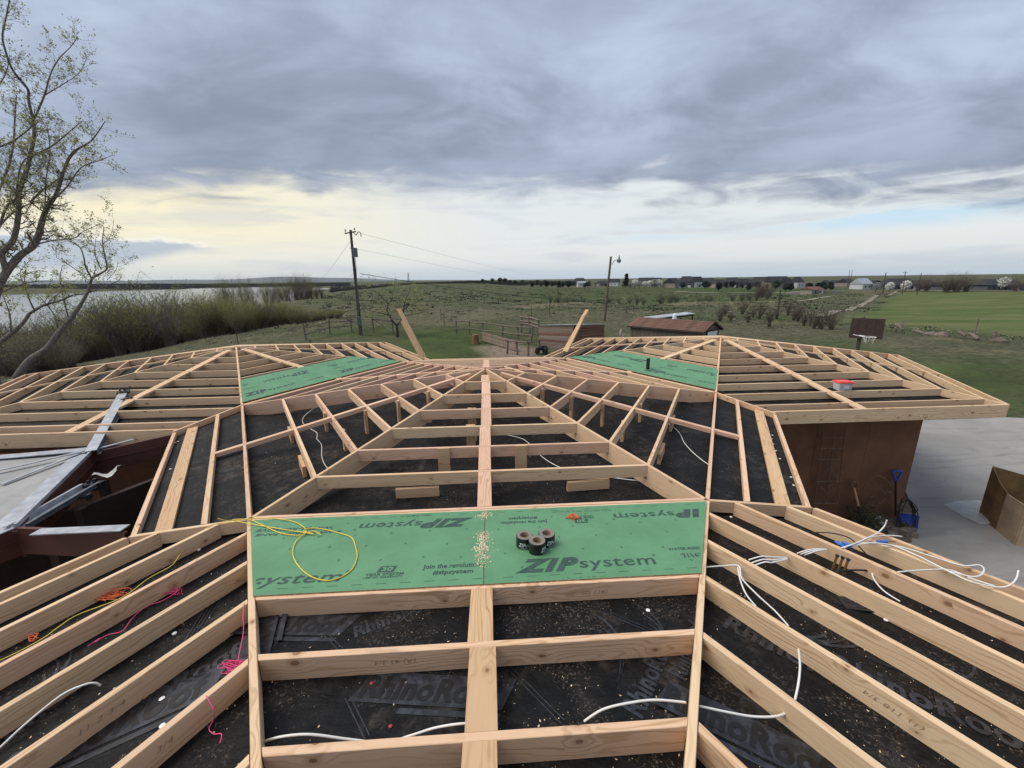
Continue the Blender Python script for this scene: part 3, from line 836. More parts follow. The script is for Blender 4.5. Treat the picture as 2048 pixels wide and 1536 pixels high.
for dg in (210, 330, 90):
    n = dirv(dg); t_ = Vector((-n.y, n.x, 0)); o2 = .93
    hw1 = RH / 2 - .002; hw2 = RH / 2 - o2 * math.tan(rad(30)) - .002
    q = [c + n * (A + .002) - t_ * hw1, c + n * (A + o2) - t_ * hw2, c + n * (A + o2) + t_ * hw2, c + n * (A + .002) + t_ * hw1]
    f = lambda x, y: ZE - .092 - MP * ((x - c.x) * n.x + (y - c.y) * n.y - A)
    b.prism([(p.x, p.y) for p in q], lambda x, y: f(x, y) - .1, f)
b.build('roof_underlayment', M['deck'], house, loc=(c.x, c.y, HD))

# walls: brown siding panels, one per face, with vertical grooves between them
def wall_face(cn, dg, ap=A, z1=-.72, mat='brown', grooves=4):
    n = dirv(dg); t_ = Vector((-n.y, n.x, 0)); hw = ap / math.sqrt(3)
    b = MB(); w = 2 * hw / grooves
    R = Matrix.Rotation(rad(dg), 3, 'Z')
    for i in range(grooves):
        cc = cn + n * (ap - .04) + t_ * (-hw + w * (i + .5)); cc.z = (GZ + z1) / 2
        b.box(cc, (.06, w - .005, z1 - GZ), R)
    cc = cn + n * (ap - .06); cc.z = (GZ + z1) / 2
    b.box(cc, (.06, 2 * hw - .01, z1 - GZ - .01), R)
    cc = Vector(cn) + n * (ap - .03); cc.z = (GZ + z1) / 2
    return b.build('wall', M[mat], house, loc=cc)
for pod in ('near', 'left', 'right'):
    for k in range(6):
        if not adjacent(pod, 30 + 60 * k): wall_face(PODS[pod], 30 + 60 * k, z1=(-.80))
for dg in (210, 330, 90): wall_face(PODS['hub'], dg, ap=A - .05, z1=-.74, mat='soffit')

# props and pads that carry the hub frame
def prop(n_deg, r, s, h0=None, w=.04, d=.085, dr=0):
    n = dirv(n_deg); t_ = Vector((-n.y, n.x, 0)); cc = PODS['hub'] + n * (r + dr) + t_ * s
    top = zz('hub', r) - (.05 if h0 is None else h0)
    b = MB(); R = Matrix.Rotation(rad(n_deg), 3, 'Z')
    b.box((cc.x, cc.y, (top + HD) / 2), (w, d, top - HD), R)
    b.build('prop_post', M['wood_honey'], hub, loc=(cc.x, cc.y, (top + HD) / 2))
for sg, nd in ((1, 210), (-1, 330)):
    prop(nd, hub_r[4], .55 * sg, dr=-.04 * 1); prop(nd, hub_r[4], -.42 * sg, dr=.04)
    prop(nd, hub_r[3], .05 * sg, dr=.04); prop(nd, hub_r[2], .10 * sg, dr=.04); prop(nd, hub_r[1], .12 * sg, dr=.04)
    for s in (.95, -.35):
        b = MB(); n = dirv(nd); t_ = Vector((-n.y, n.x, 0)); cc = PODS['hub'] + n * (hub_r[5] + .045) + t_ * s * sg
        b.box((cc.x, cc.y, HD + .075), (.04, .42, .14), Matrix.Rotation(rad(nd), 3, 'Z')); b.build('prop_block', M['wood_honey'], hub, loc=(cc.x, cc.y, HD + .075))
for s in (-.50, .43): prop(270, hub_r[4], s, h0=-.012, w=.04, d=.14, dr=.045)
for s in (-.20,): prop(270, hub_r[3], s, h0=.0, w=.04, d=.12, dr=-.045); prop(270, hub_r[2], s, h0=.0, w=.04, d=.12, dr=-.045)
for (u0, v0, u1, v1) in ((793, 996, 879, 991), (1134, 982, 1217, 976)):
    a = px(u0, v0, HD + .002); b_ = px(u1, v1, HD + .002)
    member(hub, 'prop_block', a + Vector((0, 0, .115)), b_ + Vector((0, 0, .115)), .045, .113, 'wood_honey')

# old brown canopy and light well on the left
def strip3(pts, w, th, mat, name, parent, nrm=Vector((0, 0, 1))):
    b = MB()
    for i in range(len(pts) - 1):
        p, q = Vector(pts[i]), Vector(pts[i + 1]); X = (q - p); L = X.length; X.normalize(); Yv = nrm.cross(X).normalized(); Zv = X.cross(Yv)
        R = Matrix((X, Yv, Zv)).transposed(); b.box((p + q) / 2, (L + .01, w, th), R)
    m = (Vector(pts[0]) + Vector(pts[-1])) / 2
    return b.build(name, mat, parent, loc=m)
CZ = -.80                                        # level of the canopy roof
P1, P2 = px(183, 905, CZ), px(30, 1056, CZ)
P4 = px(252, 1064, CZ + .03)
V2e = PODS['hub'] + dirv(180) * RH + Vector((-.5, -.866, 0)) * (QV - .02); V2e.z = ZE - MP * QV * .866 - .05
wl = P1 + (P1 - P2).normalized() * .0
CANL = [Vector((-12.6, 6.35, CZ)), Vector((-12.6, 1.9, CZ)), px(-160, 1125, CZ), P2, P1]
canopy = empty('flat_canopy', (-8, 4.6, GZ), 'flat grey canopy roof with silver edge beside the dark light well', 'canopy')
b = MB(); b.prism([(p.x, p.y) for p in CANL], CZ - .06, CZ - .012); b.build('roof_membrane', M['membrane'], canopy, loc=(-8, 4.6, CZ))
def fascia(p, q, h, name='fascia', parent=canopy, mat='fascia', off=0, th=.035):
    p, q = Vector(p), Vector(q); X = q - p; L = math.hypot(X.x, X.y); X.normalize(); n = Vector((X.y, -X.x, 0)).normalized()
    bb = MB(); Zv = Vector((0, 0, 1)); Yv = Zv.cross(X).normalized(); R = Matrix((X, Yv, X.cross(Yv))).transposed()
    bb.box((p + q) / 2 - Vector((0, 0, h / 2)) + n * off, ((q - p).length, th, h), R)
    bb.box((p + q) / 2 - Vector((0, 0, h * .42)) + n * (off + .012), ((q - p).length - .004, th + .012, .02), R)
    return bb.build(name, M[mat], parent, loc=(p + q) / 2)
fascia(P2, P1, .34); fascia(CANL[2], P2 - Vector((0, 0, .004)), .30)
fascia(P1, V2e, .34, off=.0); fascia(P4, P2 + Vector((0, 0, .01)), .30)
fascia(Vector((-12.6, 6.38, CZ)), P1 + Vector((-.05, .03, 0)), .30)
# wall behind the light well, posts and light falling on a pale panel in it
b = MB(); cc = (P1 + P2) / 2
b.box((cc.x - .15, cc.y, (GZ + CZ) / 2 - .2), (.08, 2.3, CZ - GZ - .5), Matrix.Rotation(math.atan2(P1.x - P2.x, -(P1.y - P2.y)) * -1 * 0 - .42, 3, 'Z'))
b.build('canopy_wall', M['soffit'], canopy, loc=(cc.x, cc.y, -2))
for f_ in (.12, .48, .86):
    q = P2.lerp(P1, f_) + Vector((.12, .05, 0)); b = MB(); b.box((q.x, q.y, (GZ + CZ - .36) / 2), (.09, .09, CZ - .36 - GZ)); b.build('post', M['soffit'], canopy, loc=(q.x, q.y, -2))
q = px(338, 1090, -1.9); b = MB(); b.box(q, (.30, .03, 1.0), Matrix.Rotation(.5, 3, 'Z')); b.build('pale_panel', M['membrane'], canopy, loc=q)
# silver edge strips of the canopy
strip3([P2 + Vector((-.09, -.03, .012)), P2.lerp(P1, .33) + Vector((-.075, -.0, .02)), P2.lerp(P1, .66) + Vector((-.10, 0, .012)), P1 + Vector((-.07, -.03, .016))], .20, .012, M['galv'], 'edge_flashing', canopy)
strip3([P2 + Vector((.018, .0, .03)), P1 + Vector((.018, 0, .03))], .03, .045, M['galv'], 'drip_edge', canopy)
strip3([px(-150, 1122, CZ + .01), P2 + Vector((-.05, 0, .01))], .16, .012, M['galv'], 'edge_flashing', canopy)
strip3([px(72, 1064, CZ + .025), px(250, 1056, CZ + .05)], .11, .012, M['galv'], 'drip_edge', canopy)
strip3([px(-120, 925, CZ + .006), px(172, 899, CZ + .03)], .16, .012, M['galv'], 'edge_flashing', canopy)
strip3([px(193, 898, CZ + .03), px(266, 879, CZ + .06)], .05, .012, M['galv'], 'drip_edge', canopy)
# patio boards seen under the canopy corner
pat = []
for i in range(16):
    q = Vector((-9.4 + i * .30, 2.6, GZ + .06)); b = MB(); b.box(q, (.285, 5.2, .05)); o = b.build('plank', M['planks'], None, loc=q); pat.append(o)
pdk = empty('patio_deck', (-7, 2.6, GZ)); tag(pdk, kind='structure')
for o in pat: o.parent = pdk; o.location = o.location - pdk.location

# loose gutters and metal strips
def gutter(name, p, q, w, d, label, group=None, tip=True):
    p, q = Vector(p), Vector(q); root = empty(name, (p + q) / 2, label, 'gutter', group)
    X = (q - p); L = X.length; X.normalize(); Yv = Vector((0, 0, 1)).cross(X).normalized(); Zv = X.cross(Yv); R = Matrix((X, Yv, Zv)).transposed(); m = (p + q) / 2
    b = MB(); b.box(m, (L, w, .008), R); b.build('gutter_floor', M['galv'], root, loc=m)
    for sg in (-1, 1):
        b = MB(); b.box(m + Yv * sg * w / 2 + Zv * d / 2, (L, .007, d), R); b.box(m + Yv * (sg * (w / 2 + .012)) + Zv * d, (L, .03, .008), R)
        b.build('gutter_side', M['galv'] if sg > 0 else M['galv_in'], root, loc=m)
    if tip:
        e = q + X * .04; b = MB(); b.box(e, (.12, w + .05, d + .03), R); b.box(e + Zv * .07 - Yv * .03, (.05, .03, .06), R); b.box(e + Zv * .06 + Yv * .04, (.04, .02, .05), R)
        b.build('end_bracket', M['black'], root, loc=e)
        e = q - X * .34 + Yv * -.10; b = MB(); b.box(e, (.05, .16, .03), R @ Matrix.Rotation(.5, 3, 'Z')); b.box(e - Yv * .07, (.07, .03, .07), R); b.build('clip', M['black'], root, loc=e)
    return root
gp = px(181, 902, CZ + .06); gq = onpt = None
def onpod(u, v, pod='near', deg=90, h=0.0):
    """point seen at (u,v) on the plane of a roof sector, h above the rafter tops"""
    c = PODS[pod]; n = dirv(deg); d = ray(u, v); apex = zz(pod, 0); sl = MH if pod == 'hub' else MP
    a0 = CAM.z - (apex - sl * (CAM - c).dot(n) + h); k = -(d.z + sl * d.dot(n))
    return CAM + d * (a0 / k)
gq = onpod(246, 786, 'left', 270, .02)
b = MB()
gt = gutter('loose_gutter', gp, gq, .13, -.075, 'long silver box gutter lying across the rafters of the left roof')
gutter('loose_gutter', px(34, 1062, CZ - .02), px(182, 975, CZ - .10), .15, .06, 'short dark lined gutter hanging across the light well')
def metal_strip(p, q, label):
    root = strip3([p, q], .05, .012, M['galv'], 'metal_strip', None); return tag(root, label, 'metal strip', 'loose strips on the canopy')
metal_strip(px(-30, 947, CZ + .03), px(168, 902, CZ + .05), 'thin silver strip lying on the grey canopy, nearer the left roof')
metal_strip(px(4, 968, CZ + .012), px(160, 906, CZ + .035), 'thin silver strip lying aslant on the grey canopy, nearer the viewer')
b = MB(); q = px(213, 951, CZ - .15); vs = []
for i in range(6):
    for j in range(4): vs.append((q.x - .16 + .065 * i + .02 * sin(j * 2), q.y - .1 + .06 * j, q.z + .05 * sin(i * 1.1 + j) + .015 * i))
b.add(vs, [(i * 4 + j, i * 4 + j + 1, (i + 1) * 4 + j + 1, (i + 1) * 4 + j) for i in range(5) for j in range(3)])
tag(b.build('torn_flashing', M['scrap'], None, loc=q), 'crumpled pale scrap caught above the dark light well', 'scrap')

# ------------------------------------------------------------------ green sheathing panels with print
def text_geo(txt, size, bold=0.0, shear=0.0, space=1.0):
    cu = bpy.data.curves.new('t', 'FONT'); cu.body = txt; cu.size = size; cu.offset = bold * size; cu.shear = shear; cu.space_character = space
    cu.resolution_u = 3; cu.fill_mode = 'BOTH'; cu.extrude = 0
    o = bpy.data.objects.new('t', cu); COL.objects.link(o)
    dg = bpy.context.evaluated_depsgraph_get(); me = bpy.data.meshes.new_from_object(o.evaluated_get(dg), depsgraph=dg)
    vs = [tuple(v.co) for v in me.vertices]; fs = [tuple(p.vertices) for p in me.polygons]
    bpy.data.objects.remove(o); bpy.data.curves.remove(cu); bpy.data.meshes.remove(me)
    return vs, fs

class Print:
    """flat lettering collected on a plane with axes t (along), r (out), origin o"""
    def __init__(s, knock=True): s.b = MB(); s.k = Print(False) if knock else None
    def text(s, txt, x, y, w, h=None, bold=.02, shear=0, flip=False, size=None, bar=False):
        vs, fs = text_geo(txt, 1.0, bold, shear, 1.22 if txt == 'ZIP' else 1.06)
        xs = [v[0] for v in vs]; ys = [v[1] for v in vs]; x0, x1 = min(xs), max(xs)
        kx = w / (x1 - x0); ky = (h / .72) if h else kx
        out = []
        for vx, vy, _ in vs:
            a, c = (vx - x0) * kx, vy * ky
            if flip: a, c = w - a, -c + (h or .72 * ky)
            out.append((x + a, y + c, 0))
        s.b.add(out, fs)
    def quad(s, x, y, w, h, sh=0): s.b.add([(x, y, 0), (x + w, y, 0), (x + w + sh, y + h, 0), (x + sh, y + h, 0)], [(0, 1, 2, 3)])
    def place(s, name, mat, parent, org, tx, ty, clip=None):
        """tx, ty: plane axes in world; clip(x,y) keeps a face"""
        org = Vector(org); b2 = MB(); keep = [f for f in s.b.f if clip is None or all(clip(*s.b.v[i][:2]) for i in f)]
        b2.add([org + tx * v[0] + ty * v[1] for v in s.b.v], keep)
        return tag(b2.build(name, M[mat] if isinstance(mat, str) else mat, parent, loc=org), kind='stuff')

def logo(P, x, y, w, h, flip=False):
    """wide slanted capitals followed by small letters, as printed on the boards"""
    if not flip:
        P.text('ZIP', x, y, w * .45, h, bold=.06, shear=.45); P.text('system', x + w * .44, y + h * .12, w * .53, h * .82, bold=.012, shear=.12)
        P.text('\u00ae', x + w * .975, y + h * .75, w * .025, h * .2, bold=.0)
    else:
        P.text('ZIP', x + w * .55, y, w * .45, h, bold=.07, shear=.45, flip=True); P.text('system', x + w * .03, y + h * .05, w * .53, h * .82, bold=.012, shear=.12, flip=True)
        P.text('\u00ae', x, y + h * .05, w * .025, h * .2, bold=.0, flip=True)
def badge(P, x, y, w, flip=False):
    h = w * .42
    if not flip:
        P.text('YEAR SYSTEM', x, y + h * .28, w, h * .26, bold=.03); P.text('LIMITED WARRANTY', x, y, w, h * .20, bold=.02)
        P.quad(x + w * .27, y + h * .62, w * .44, h * .69, w * .05); P.k.text('30', x + w * .37, y + h * .74, w * .30, h * .46, bold=.04)
    else:
        P.text('YEAR SYSTEM', x, y + h * .77, w, h * .26, bold=.03, flip=True); P.text('LIMITED WARRANTY', x, y + h * 1.1, w, h * .20, bold=.02, flip=True)
        P.quad(x + w * .24, y, w * .44, h * .69, w * .05); P.k.text('30', x + w * .33, y + h * .12, w * .30, h * .46, bold=.04, flip=True)

def panel(pod, deg, t0, t1, r0, r1, label, printer, near_side=True):
    """a board on sector deg of a pod from tangential t0..t1 (to the right when looking outward), distance r0..r1"""
    c = PODS[pod]; n = dirv(deg); tv = Vector((n.y, -n.x, 0))
    P3 = lambda t, r, h: Vector((c.x, c.y, 0)) + n * r + tv * t + Vector((0, 0, zz(pod, r) + h))
    lim = lambda r: r / math.sqrt(3) - .012
    corners = [(max(t0, -lim(r0)), r0), (min(t1, lim(r0)), r0), (min(t1, lim(r1)), r1), (max(t0, -lim(r1)), r1)]
    org = P3((t0 + t1) / 2, (r0 + r1) / 2, 0)
    b = MB(); lo = [P3(t, r, .0015) for t, r in corners]; hi = [P3(t, r, .013) for t, r in corners]
    b.add(lo + hi, [(3, 2, 1, 0), (4, 5, 6, 7)], 0); b.m = [0, 0]
    b.add(lo + hi, [(i, (i + 1) % 4, 4 + (i + 1) % 4, 4 + i) for i in range(4)], 1); b.m = [0, 0, 1, 1, 1, 1]
    o = b.build('sheathing_panel', [M['panel'], M['osb']], None, loc=org)
    tag(o, label, 'sheathing panel', 'green sheathing panels')
    Pm = Print(); printer(Pm)
    ty = (n - Vector((0, 0, MP if pod != 'hub' else MH))).normalized()
    # printer works in (t, r): origin of the print is at t=0, r=0 on the plane
    og = P3(0, 0, .0142)
    inside = lambda t, r: r0 + .012 < r < r1 - .012 and t0 + .004 < t < t1 - .004 and abs(t) < r / math.sqrt(3) - .03
    pl = Pm.place('printed_lettering', 'ink', o, og, tv, ty * math.sqrt(1 + MP * MP), inside)
    if Pm.k.b.v: nest(Pm.k.place('knocked_out_number', 'panel', o, og + Vector((0, 0, .0008)), tv, ty * math.sqrt(1 + MP * MP), inside), pl)
    return o

def ticks(P, t0, t1, r0, r1):
    rr = random.Random(3)
    k = 0
    r = r0 + .16
    while r < r1 - .1:
        t = t0 + (.1 if k % 2 else .25)
        while t < t1:
            s = .016; x = t + rr.uniform(-.03, .03); y = r + rr.uniform(-.02, .02)
            P.quad(x, y, s, .004); P.quad(x, y + s, s, .004); P.quad(x, y, .004, s)
            t += .305
        r += .2; k += 1
    for rr_ in (r0 + .06, r1 - .06):
        t = t0 + .1
        while t < t1: P.quad(t, rr_, .07, .004); t += .16
def tr(u, v, pod='near', deg=90):
    p = onpod(u, v, pod, deg, .013) - PODS[pod]; n = dirv(deg); tv = Vector((n.y, -n.x, 0)); return p.dot(tv), p.dot(n)

PR0, PR1 = 2.585, 3.735
def print_right(P):
    ticks(P, .03, 2.1, PR0, PR1)
    x, y = tr(1030, 1145); x1, _ = tr(1318, 1120); logo(P, x, y, x1 - x, .155)
    x, y = tr(1126, 1162); P.text('ROLL THE TAPE', x, y, .30, .035, bold=0)
    x, y = tr(1000, 1052); P.text('Join the revolution.', x, y + .02, .42, .055, bold=.03, flip=True); P.text('#zipsystem', x + .08, y + .10, .26, .05, bold=.03, flip=True)
    x, y = tr(1136, 1047); badge(P, x, y, .26, flip=True)
    x, y = tr(1226, 1041); logo(P, x, y, 1.06, .145, flip=True)
    x, y = tr(1338, 1101); P.text('WATER-RESISTIVE', x, y, .33, .035, bold=.03); P.quad(x, y - .035, .32, .006); x, y = tr(1366, 1114); P.text('7/16"', x, y - .01, .155, .055, bold=.03)
    x, y = tr(1105, 1026); P.text('PARA APLICAR USE EL RODILLO', x, y, .55, .028, bold=0, flip=True)
def print_left(P):
    ticks(P, -2.1, -.03, PR0, PR1)
    x, y = tr(484, 1184); x1, _ = tr(690, 1160); w = (x1 - x) / .56; logo(P, x1 - w, y + .05, w, .155)
    x, y = tr(726, 1158); badge(P, x, y, .265)
    x, y = tr(845, 1138); P.text('Join the revolution.', x, y, .42, .055, bold=.03); P.text('#zipsystem', x + .08, y - .075, .28, .05, bold=.03)
    x, y = tr(705, 1186); P.text('PARA APLICAR USE EL RODILLO', x, y, .62, .035, bold=0)
    x, y = tr(705, 1062); x1, _ = tr(946, 1052); logo(P, x, y, x1 - x, .15, flip=True)
    x, y = tr(503, 1070); P.text('WATER-RESISTIVE', x, y + .05, .65, .05, bold=.03, flip=True); P.text('& AIR BARRIER PANEL', x, y - .03, .75, .04, bold=.03, flip=True)
    x, y = tr(800, 1034); P.text('ROLL THE TAPE', x, y, .28, .028, bold=0, flip=True)
panel('near', 90, -2.2, -.003, PR0, PR1, 'green printed board with the yellow cord loop on it', print_left)
panel('near', 90, .003, 2.2, PR0, PR1, 'green printed board with the black tape rolls on it', print_right)
def far_print(a, b2):
    def f(P):
        ticks(P, a, b2, 2.62, 3.72); m = (a + b2) / 2
        logo(P, m - .95, 2.86, 1.15, .17); logo(P, m - .2, 3.34, 1.1, .16, flip=True)
        badge(P, m + .45, 2.85, .28); P.text('Join the revolution.', m - .9, 3.40, .46, .06, bold=.03, flip=True); P.text('WATER-RESISTIVE', m + .4, 3.1, .36, .04)
    return f
panel('left', 330, -2.2, -.10, 2.56, 3.70, 'green printed board on the left roof, farther from the viewer', far_print(-2.2, -.1))
panel('left', 330, -.097, 2.2, 2.56, 3.70, 'green printed board on the left roof, nearer the silver gutter', far_print(-.1, 2.2))
panel('right', 210, -2.2, -.10, 2.56, 3.70, 'green printed board on the right roof, nearer the red-lidded tub', far_print(-2.2, -.1))
panel('right', 210, -.097, 2.2, 2.56, 3.70, 'green printed board on the right roof, farther from the viewer', far_print(-.1, 2.2))
# sawdust and glue stain along the joint of the near boards
b = MB(); rng = random.Random(5)
c0 = PODS['near']
for i in range(420):
    r = rng.choice([rng.gauss(3.62, .04), rng.gauss(3.08, .07), rng.gauss(3.22, .05), rng.gauss(2.95, .08)]); t = rng.gauss(0, .032) - .015
    if not 2.62 < r < 3.72: continue
    z = zz('near', r) + .0152; a = rng.uniform(0, pi); s = rng.uniform(.004, .014)
    b.add([(t + s * cos(a), r + s * sin(a), z + rng.uniform(0, .004)), (t + s * .5 * cos(a + 2), r + s * .5 * sin(a + 2), z), (t + s * .6 * cos(a + 4), r + s * .6 * sin(a + 4), z)], [(0, 1, 2)])
tag(b.build('sawdust', M['chip']), kind='stuff')

# ------------------------------------------------------------------ tape rolls
def tape_roll(u, v, label, turn):
    p = onpod(u, v, 'near', 90, .015); R, h = .064, .095
    root = empty('tape_roll', p, label, 'tape roll', 'black tape rolls on the green boards', 0)
    b = MB(); b.lathe([(R, .002), (R + .001, .006), (R + .001, h - .004), (R - .002, h), (R - .003, h), (R - .003, .002), (R, .002)], 40, p); b.lathe([(R - .002, h), (R * .64, h - .001), (R * .64, .004)], 40, p, 1); b.build('tape', [M['tape'], M['liner']], root, loc=p, smooth=False)
    b = MB(); b.lathe([(R * .62, .0), (R * .62, h + .001), (R * .55, h + .001), (R * .55, .0), (R * .62, 0)], 32, p); b.build('cardboard_core', M['cardboard_tube'], root, loc=p)
    P = Print(); P.text('ZIP', 0, .03, .055, .032, bold=.04, shear=.4); P.text('system', .053, .033, .06, .024, bold=.01); P.text('FLASHING TAPE', .02, .012, .085, .010, bold=.01)
    b = MB(); b.add([(p.x + (R + .0022) * cos(turn + x / R), p.y + (R + .0022) * sin(turn + x / R), p.z + y) for x, y, _ in P.b.v], P.b.f); b.build('printed_lettering', M['print_white'], root, loc=p)
tape_roll(1049, 1091, 'black tape roll at left of the three on the green board', -2.4)
tape_roll(1093, 1087, 'black tape roll at right of the three on the green board', -1.75)
tape_roll(1074, 1102, 'black tape roll in front of the other two on the green board', -1.25)

# ------------------------------------------------------------------ cords and cables
def spline(pts, n=10):
    pts = [Vector(p) for p in pts]; out = []
    for i in range(len(pts) - 1):
        p0, p1, p2, p3 = pts[max(i - 1, 0)], pts[i], pts[i + 1], pts[min(i + 2, len(pts) - 1)]
        for k in range(n):
            t = k / n
            out.append(.5 * ((2 * p1) + (p2 - p0) * t + (2 * p0 - 5 * p1 + 4 * p2 - p3) * t * t + (3 * p1 - p0 - 3 * p2 + p3) * t ** 3))
    return out + [pts[-1]]
def cord(name, uvh, r, mat, label, cat, deg=90, pod='near', group=None, flat=False):
    """uvh: (u, v, h above the rafter tops)"""
    pts = []
    for q in uvh:
        if flat: pts.append(px(q[0], q[1], HD + .012 + (q[2] if len(q) > 2 else 0)))
        else: pts.append(onpod(q[0], q[1], q[3] if len(q) > 4 else pod, q[4] if len(q) > 4 else deg, q[2]))
    m = sum(pts, Vector()) / len(pts); b = MB(); b.tube(spline(pts), r, 7)
    return tag(b.build(name, M[mat], None, loc=m, smooth=True), label, cat, group)
D0 = -.132                                            # just above the black underlayment
WC = .0055
cord('white_cable', [(520, 1486, D0), (560, 1474, -.05), (620, 1469, -.04), (700, 1479, -.09), (770, 1485, -.13), (822, 1471, -.12), (874, 1455, -.07), (937, 1447, -.05), (985, 1455, -.13)], WC, 'wire_white', 'white cable behind the nearest cross rafter, left of the flat board', 'cable')
cord('white_cable', [(1168, 1443, -.10), (1206, 1419, -.05), (1258, 1406, -.03), (1311, 1400, -.03), (1372, 1405, -.05)], WC, 'wire_white', 'white cable arching up to the right hip rafter near the bottom edge', 'cable')
cord('white_cable', [(1398, 1412, -.06), (1453, 1424, -.07), (1505, 1433, -.08), (1550, 1433, -.08), (1577, 1424, -.08)], WC, 'wire_white', 'white cable running from the right hip rafter into the next rafter', 'cable', 30)
cord('white_cable', [(1597, 1298, -.03), (1600, 1331, .0), (1597, 1366, -.02), (1590, 1400, -.06)], WC, 'wire_white', 'short upright white cable between two right rafters', 'cable', 30)
cord('white_cable', [(1412, 1134, -.05), (1445, 1132, -.05), (1477, 1132, -.04), (1484, 1157, -.06), (1515, 1190, -.09), (1550, 1222, -.12), (1577, 1252, -.12)], WC, 'wire_white', 'white cable from the green board corner bending down between rafters, longer strand', 'cable', 30)
cord('white_cable', [(1475, 1131, -.05), (1480, 1158, -.07), (1492, 1188, -.10), (1512, 1213, -.12)], WC, 'wire_white', 'white cable from the green board corner bending down between rafters, shorter strand', 'cable', 30)
for i, (dy, nm) in enumerate(((0, 'upper'), (6, 'middle'), (11, 'lower'))):
    cord('white_cable', [(1497 + i * 6, 1120 + dy, -.06), (1522 + i * 4, 1113 + dy, -.01), (1545, 1114 + dy, -.01), (1575, 1115 + dy * .3, -.04)], WC, 'wire_white', nm + ' strand of the three white cables by the second right rafter', 'cable', 30, group='cable bundle on the right rafters')
    cord('white_cable', [(1594 + i * 7, 1107 + i * 2, -.06), (1615 + i * 3, 1100 + i * 3, -.01), (1635, 1098 + i * 2, -.01), (1653, 1098 + i, -.04)], WC, 'wire_white', nm + ' strand of the three white cables by the third right rafter', 'cable', 30, group='cable bundle on the right rafters')
cord('white_cable', [(1683, 1096, .01), (1710, 1087, .03), (1732, 1077, .04), (1752, 1068, .05), (1763, 1059, .07), (1770, 1050, .11), (1774, 1040, .16)], WC, 'wire_white', 'white cable end sticking up beside the blue snow shovel', 'cable', 30)
cord('white_cable', [(1688, 1096, .01), (1715, 1085, .02), (1742, 1075, .02), (1775, 1071, .015), (1804, 1073, .012)], WC, 'wire_white', 'white cable lying flat toward the outer right fascia', 'cable', 30)
cord('white_cable', [(1700, 1090, .01), (1728, 1086, .02), (1784, 1091, .02), (1836, 1112, .02), (1892, 1140, .02), (1941, 1163, .02), (1993, 1174, .02), (2018, 1171, .04), (2032, 1158, .07), (2037, 1141, .11)], WC, 'wire_white', 'longest white cable with its end curling up at the right edge', 'cable', 30)
cord('white_cable', [(1705, 1092, .01), (1745, 1086, .03), (1802, 1094, .02), (1871, 1115, .02), (1924, 1131, .02), (1957, 1130, .03), (1968, 1138, .04), (1962, 1150, .03), (1941, 1153, .02), (1900, 1143, .02)], WC, 'wire_white', 'white cable looping back near the right fascia', 'cable', 30)
cord('white_cable', [(1796, 1144, .008), (1850, 1140, .012), (1899, 1140, .012), (1945, 1158, .012), (1990, 1172, .012)], WC, 'wire_white', 'white cable lying across the outer right rafters', 'cable', 30)
cord('white_cable', [(1743, 1142, -.08), (1749, 1160, -.10), (1768, 1182, -.12), (1800, 1203, -.125)], WC, 'wire_white', 'white cable hanging from the black cable beside the brass fittings', 'cable', 30)
cord('white_cable', [(1971, 1315, -.07), (2011, 1338, -.09), (2050, 1367, -.11), (2090, 1392, -.12)], WC, 'wire_white', 'white cable coming out of a drilled rafter at the right edge', 'cable', 30)
cord('white_cable', [(-40, 1530, D0), (0, 1495, -.12), (52, 1447, -.09), (122, 1391, -.06), (167, 1370, -.06), (190, 1366, -.08), (201, 1371, -.11)], WC, 'wire_white', 'white cable at the lower left between two rafters', 'cable', 150)
cord('black_cable', [(1676, 1140, -.10), (1690, 1141, -.09), (1711, 1140, -.08), (1742, 1141, -.08)], .007, 'wire_black', 'short black cable beside the brass fittings', 'cable', 30)
cord('black_cable', [(1632, 1065, -.04), (1662, 1066, .0), (1697, 1075, .01), (1718, 1093, -.02), (1735, 1112, -.09)], .005, 'wire_black', 'thin black cable curving by the blue tape', 'cable', 30)
cord('white_cable', [(634, 812, .08), (609, 832, .02), (606, 846, 0), (620, 857, 0), (634, 866, 0), (634, 878, 0), (643, 890, 0), (644, 915, 0), (655, 936, 0), (680, 948, 0), (714, 954, 0)], WC, 'wire_white', 'white cable winding over the black deck, left half', 'cable', flat=True)
cord('white_cable', [(1318, 832, .05), (1324, 838, 0), (1349, 856, 0), (1360, 868, 0), (1369, 886, 0), (1386, 905, 0), (1404, 920, 0), (1419, 931, 0), (1430, 945, 0), (1425, 965, 0), (1431, 982, 0), (1449, 996, 0)], WC, 'wire_white', 'white cable winding over the black deck, right half', 'cable', flat=True)
cord('white_cable', [(990, 868, 0), (1024, 872, 0), (1049, 880, 0), (1068, 898, 0), (1086, 915, 0), (1110, 930, 0), (1139, 941, 0), (1200, 952, 0), (1280, 962, 0)], WC, 'wire_white', 'white cable crossing the black deck under the middle rafters', 'cable', flat=True)
cord('black_cable', [(434, 957, .0), (452, 964, 0), (466, 976, 0), (474, 990, 0), (477, 1010, 0), (490, 1032, .06)], .006, 'wire_black', 'black cable curling on the black eave strip at left', 'cable', flat=True)

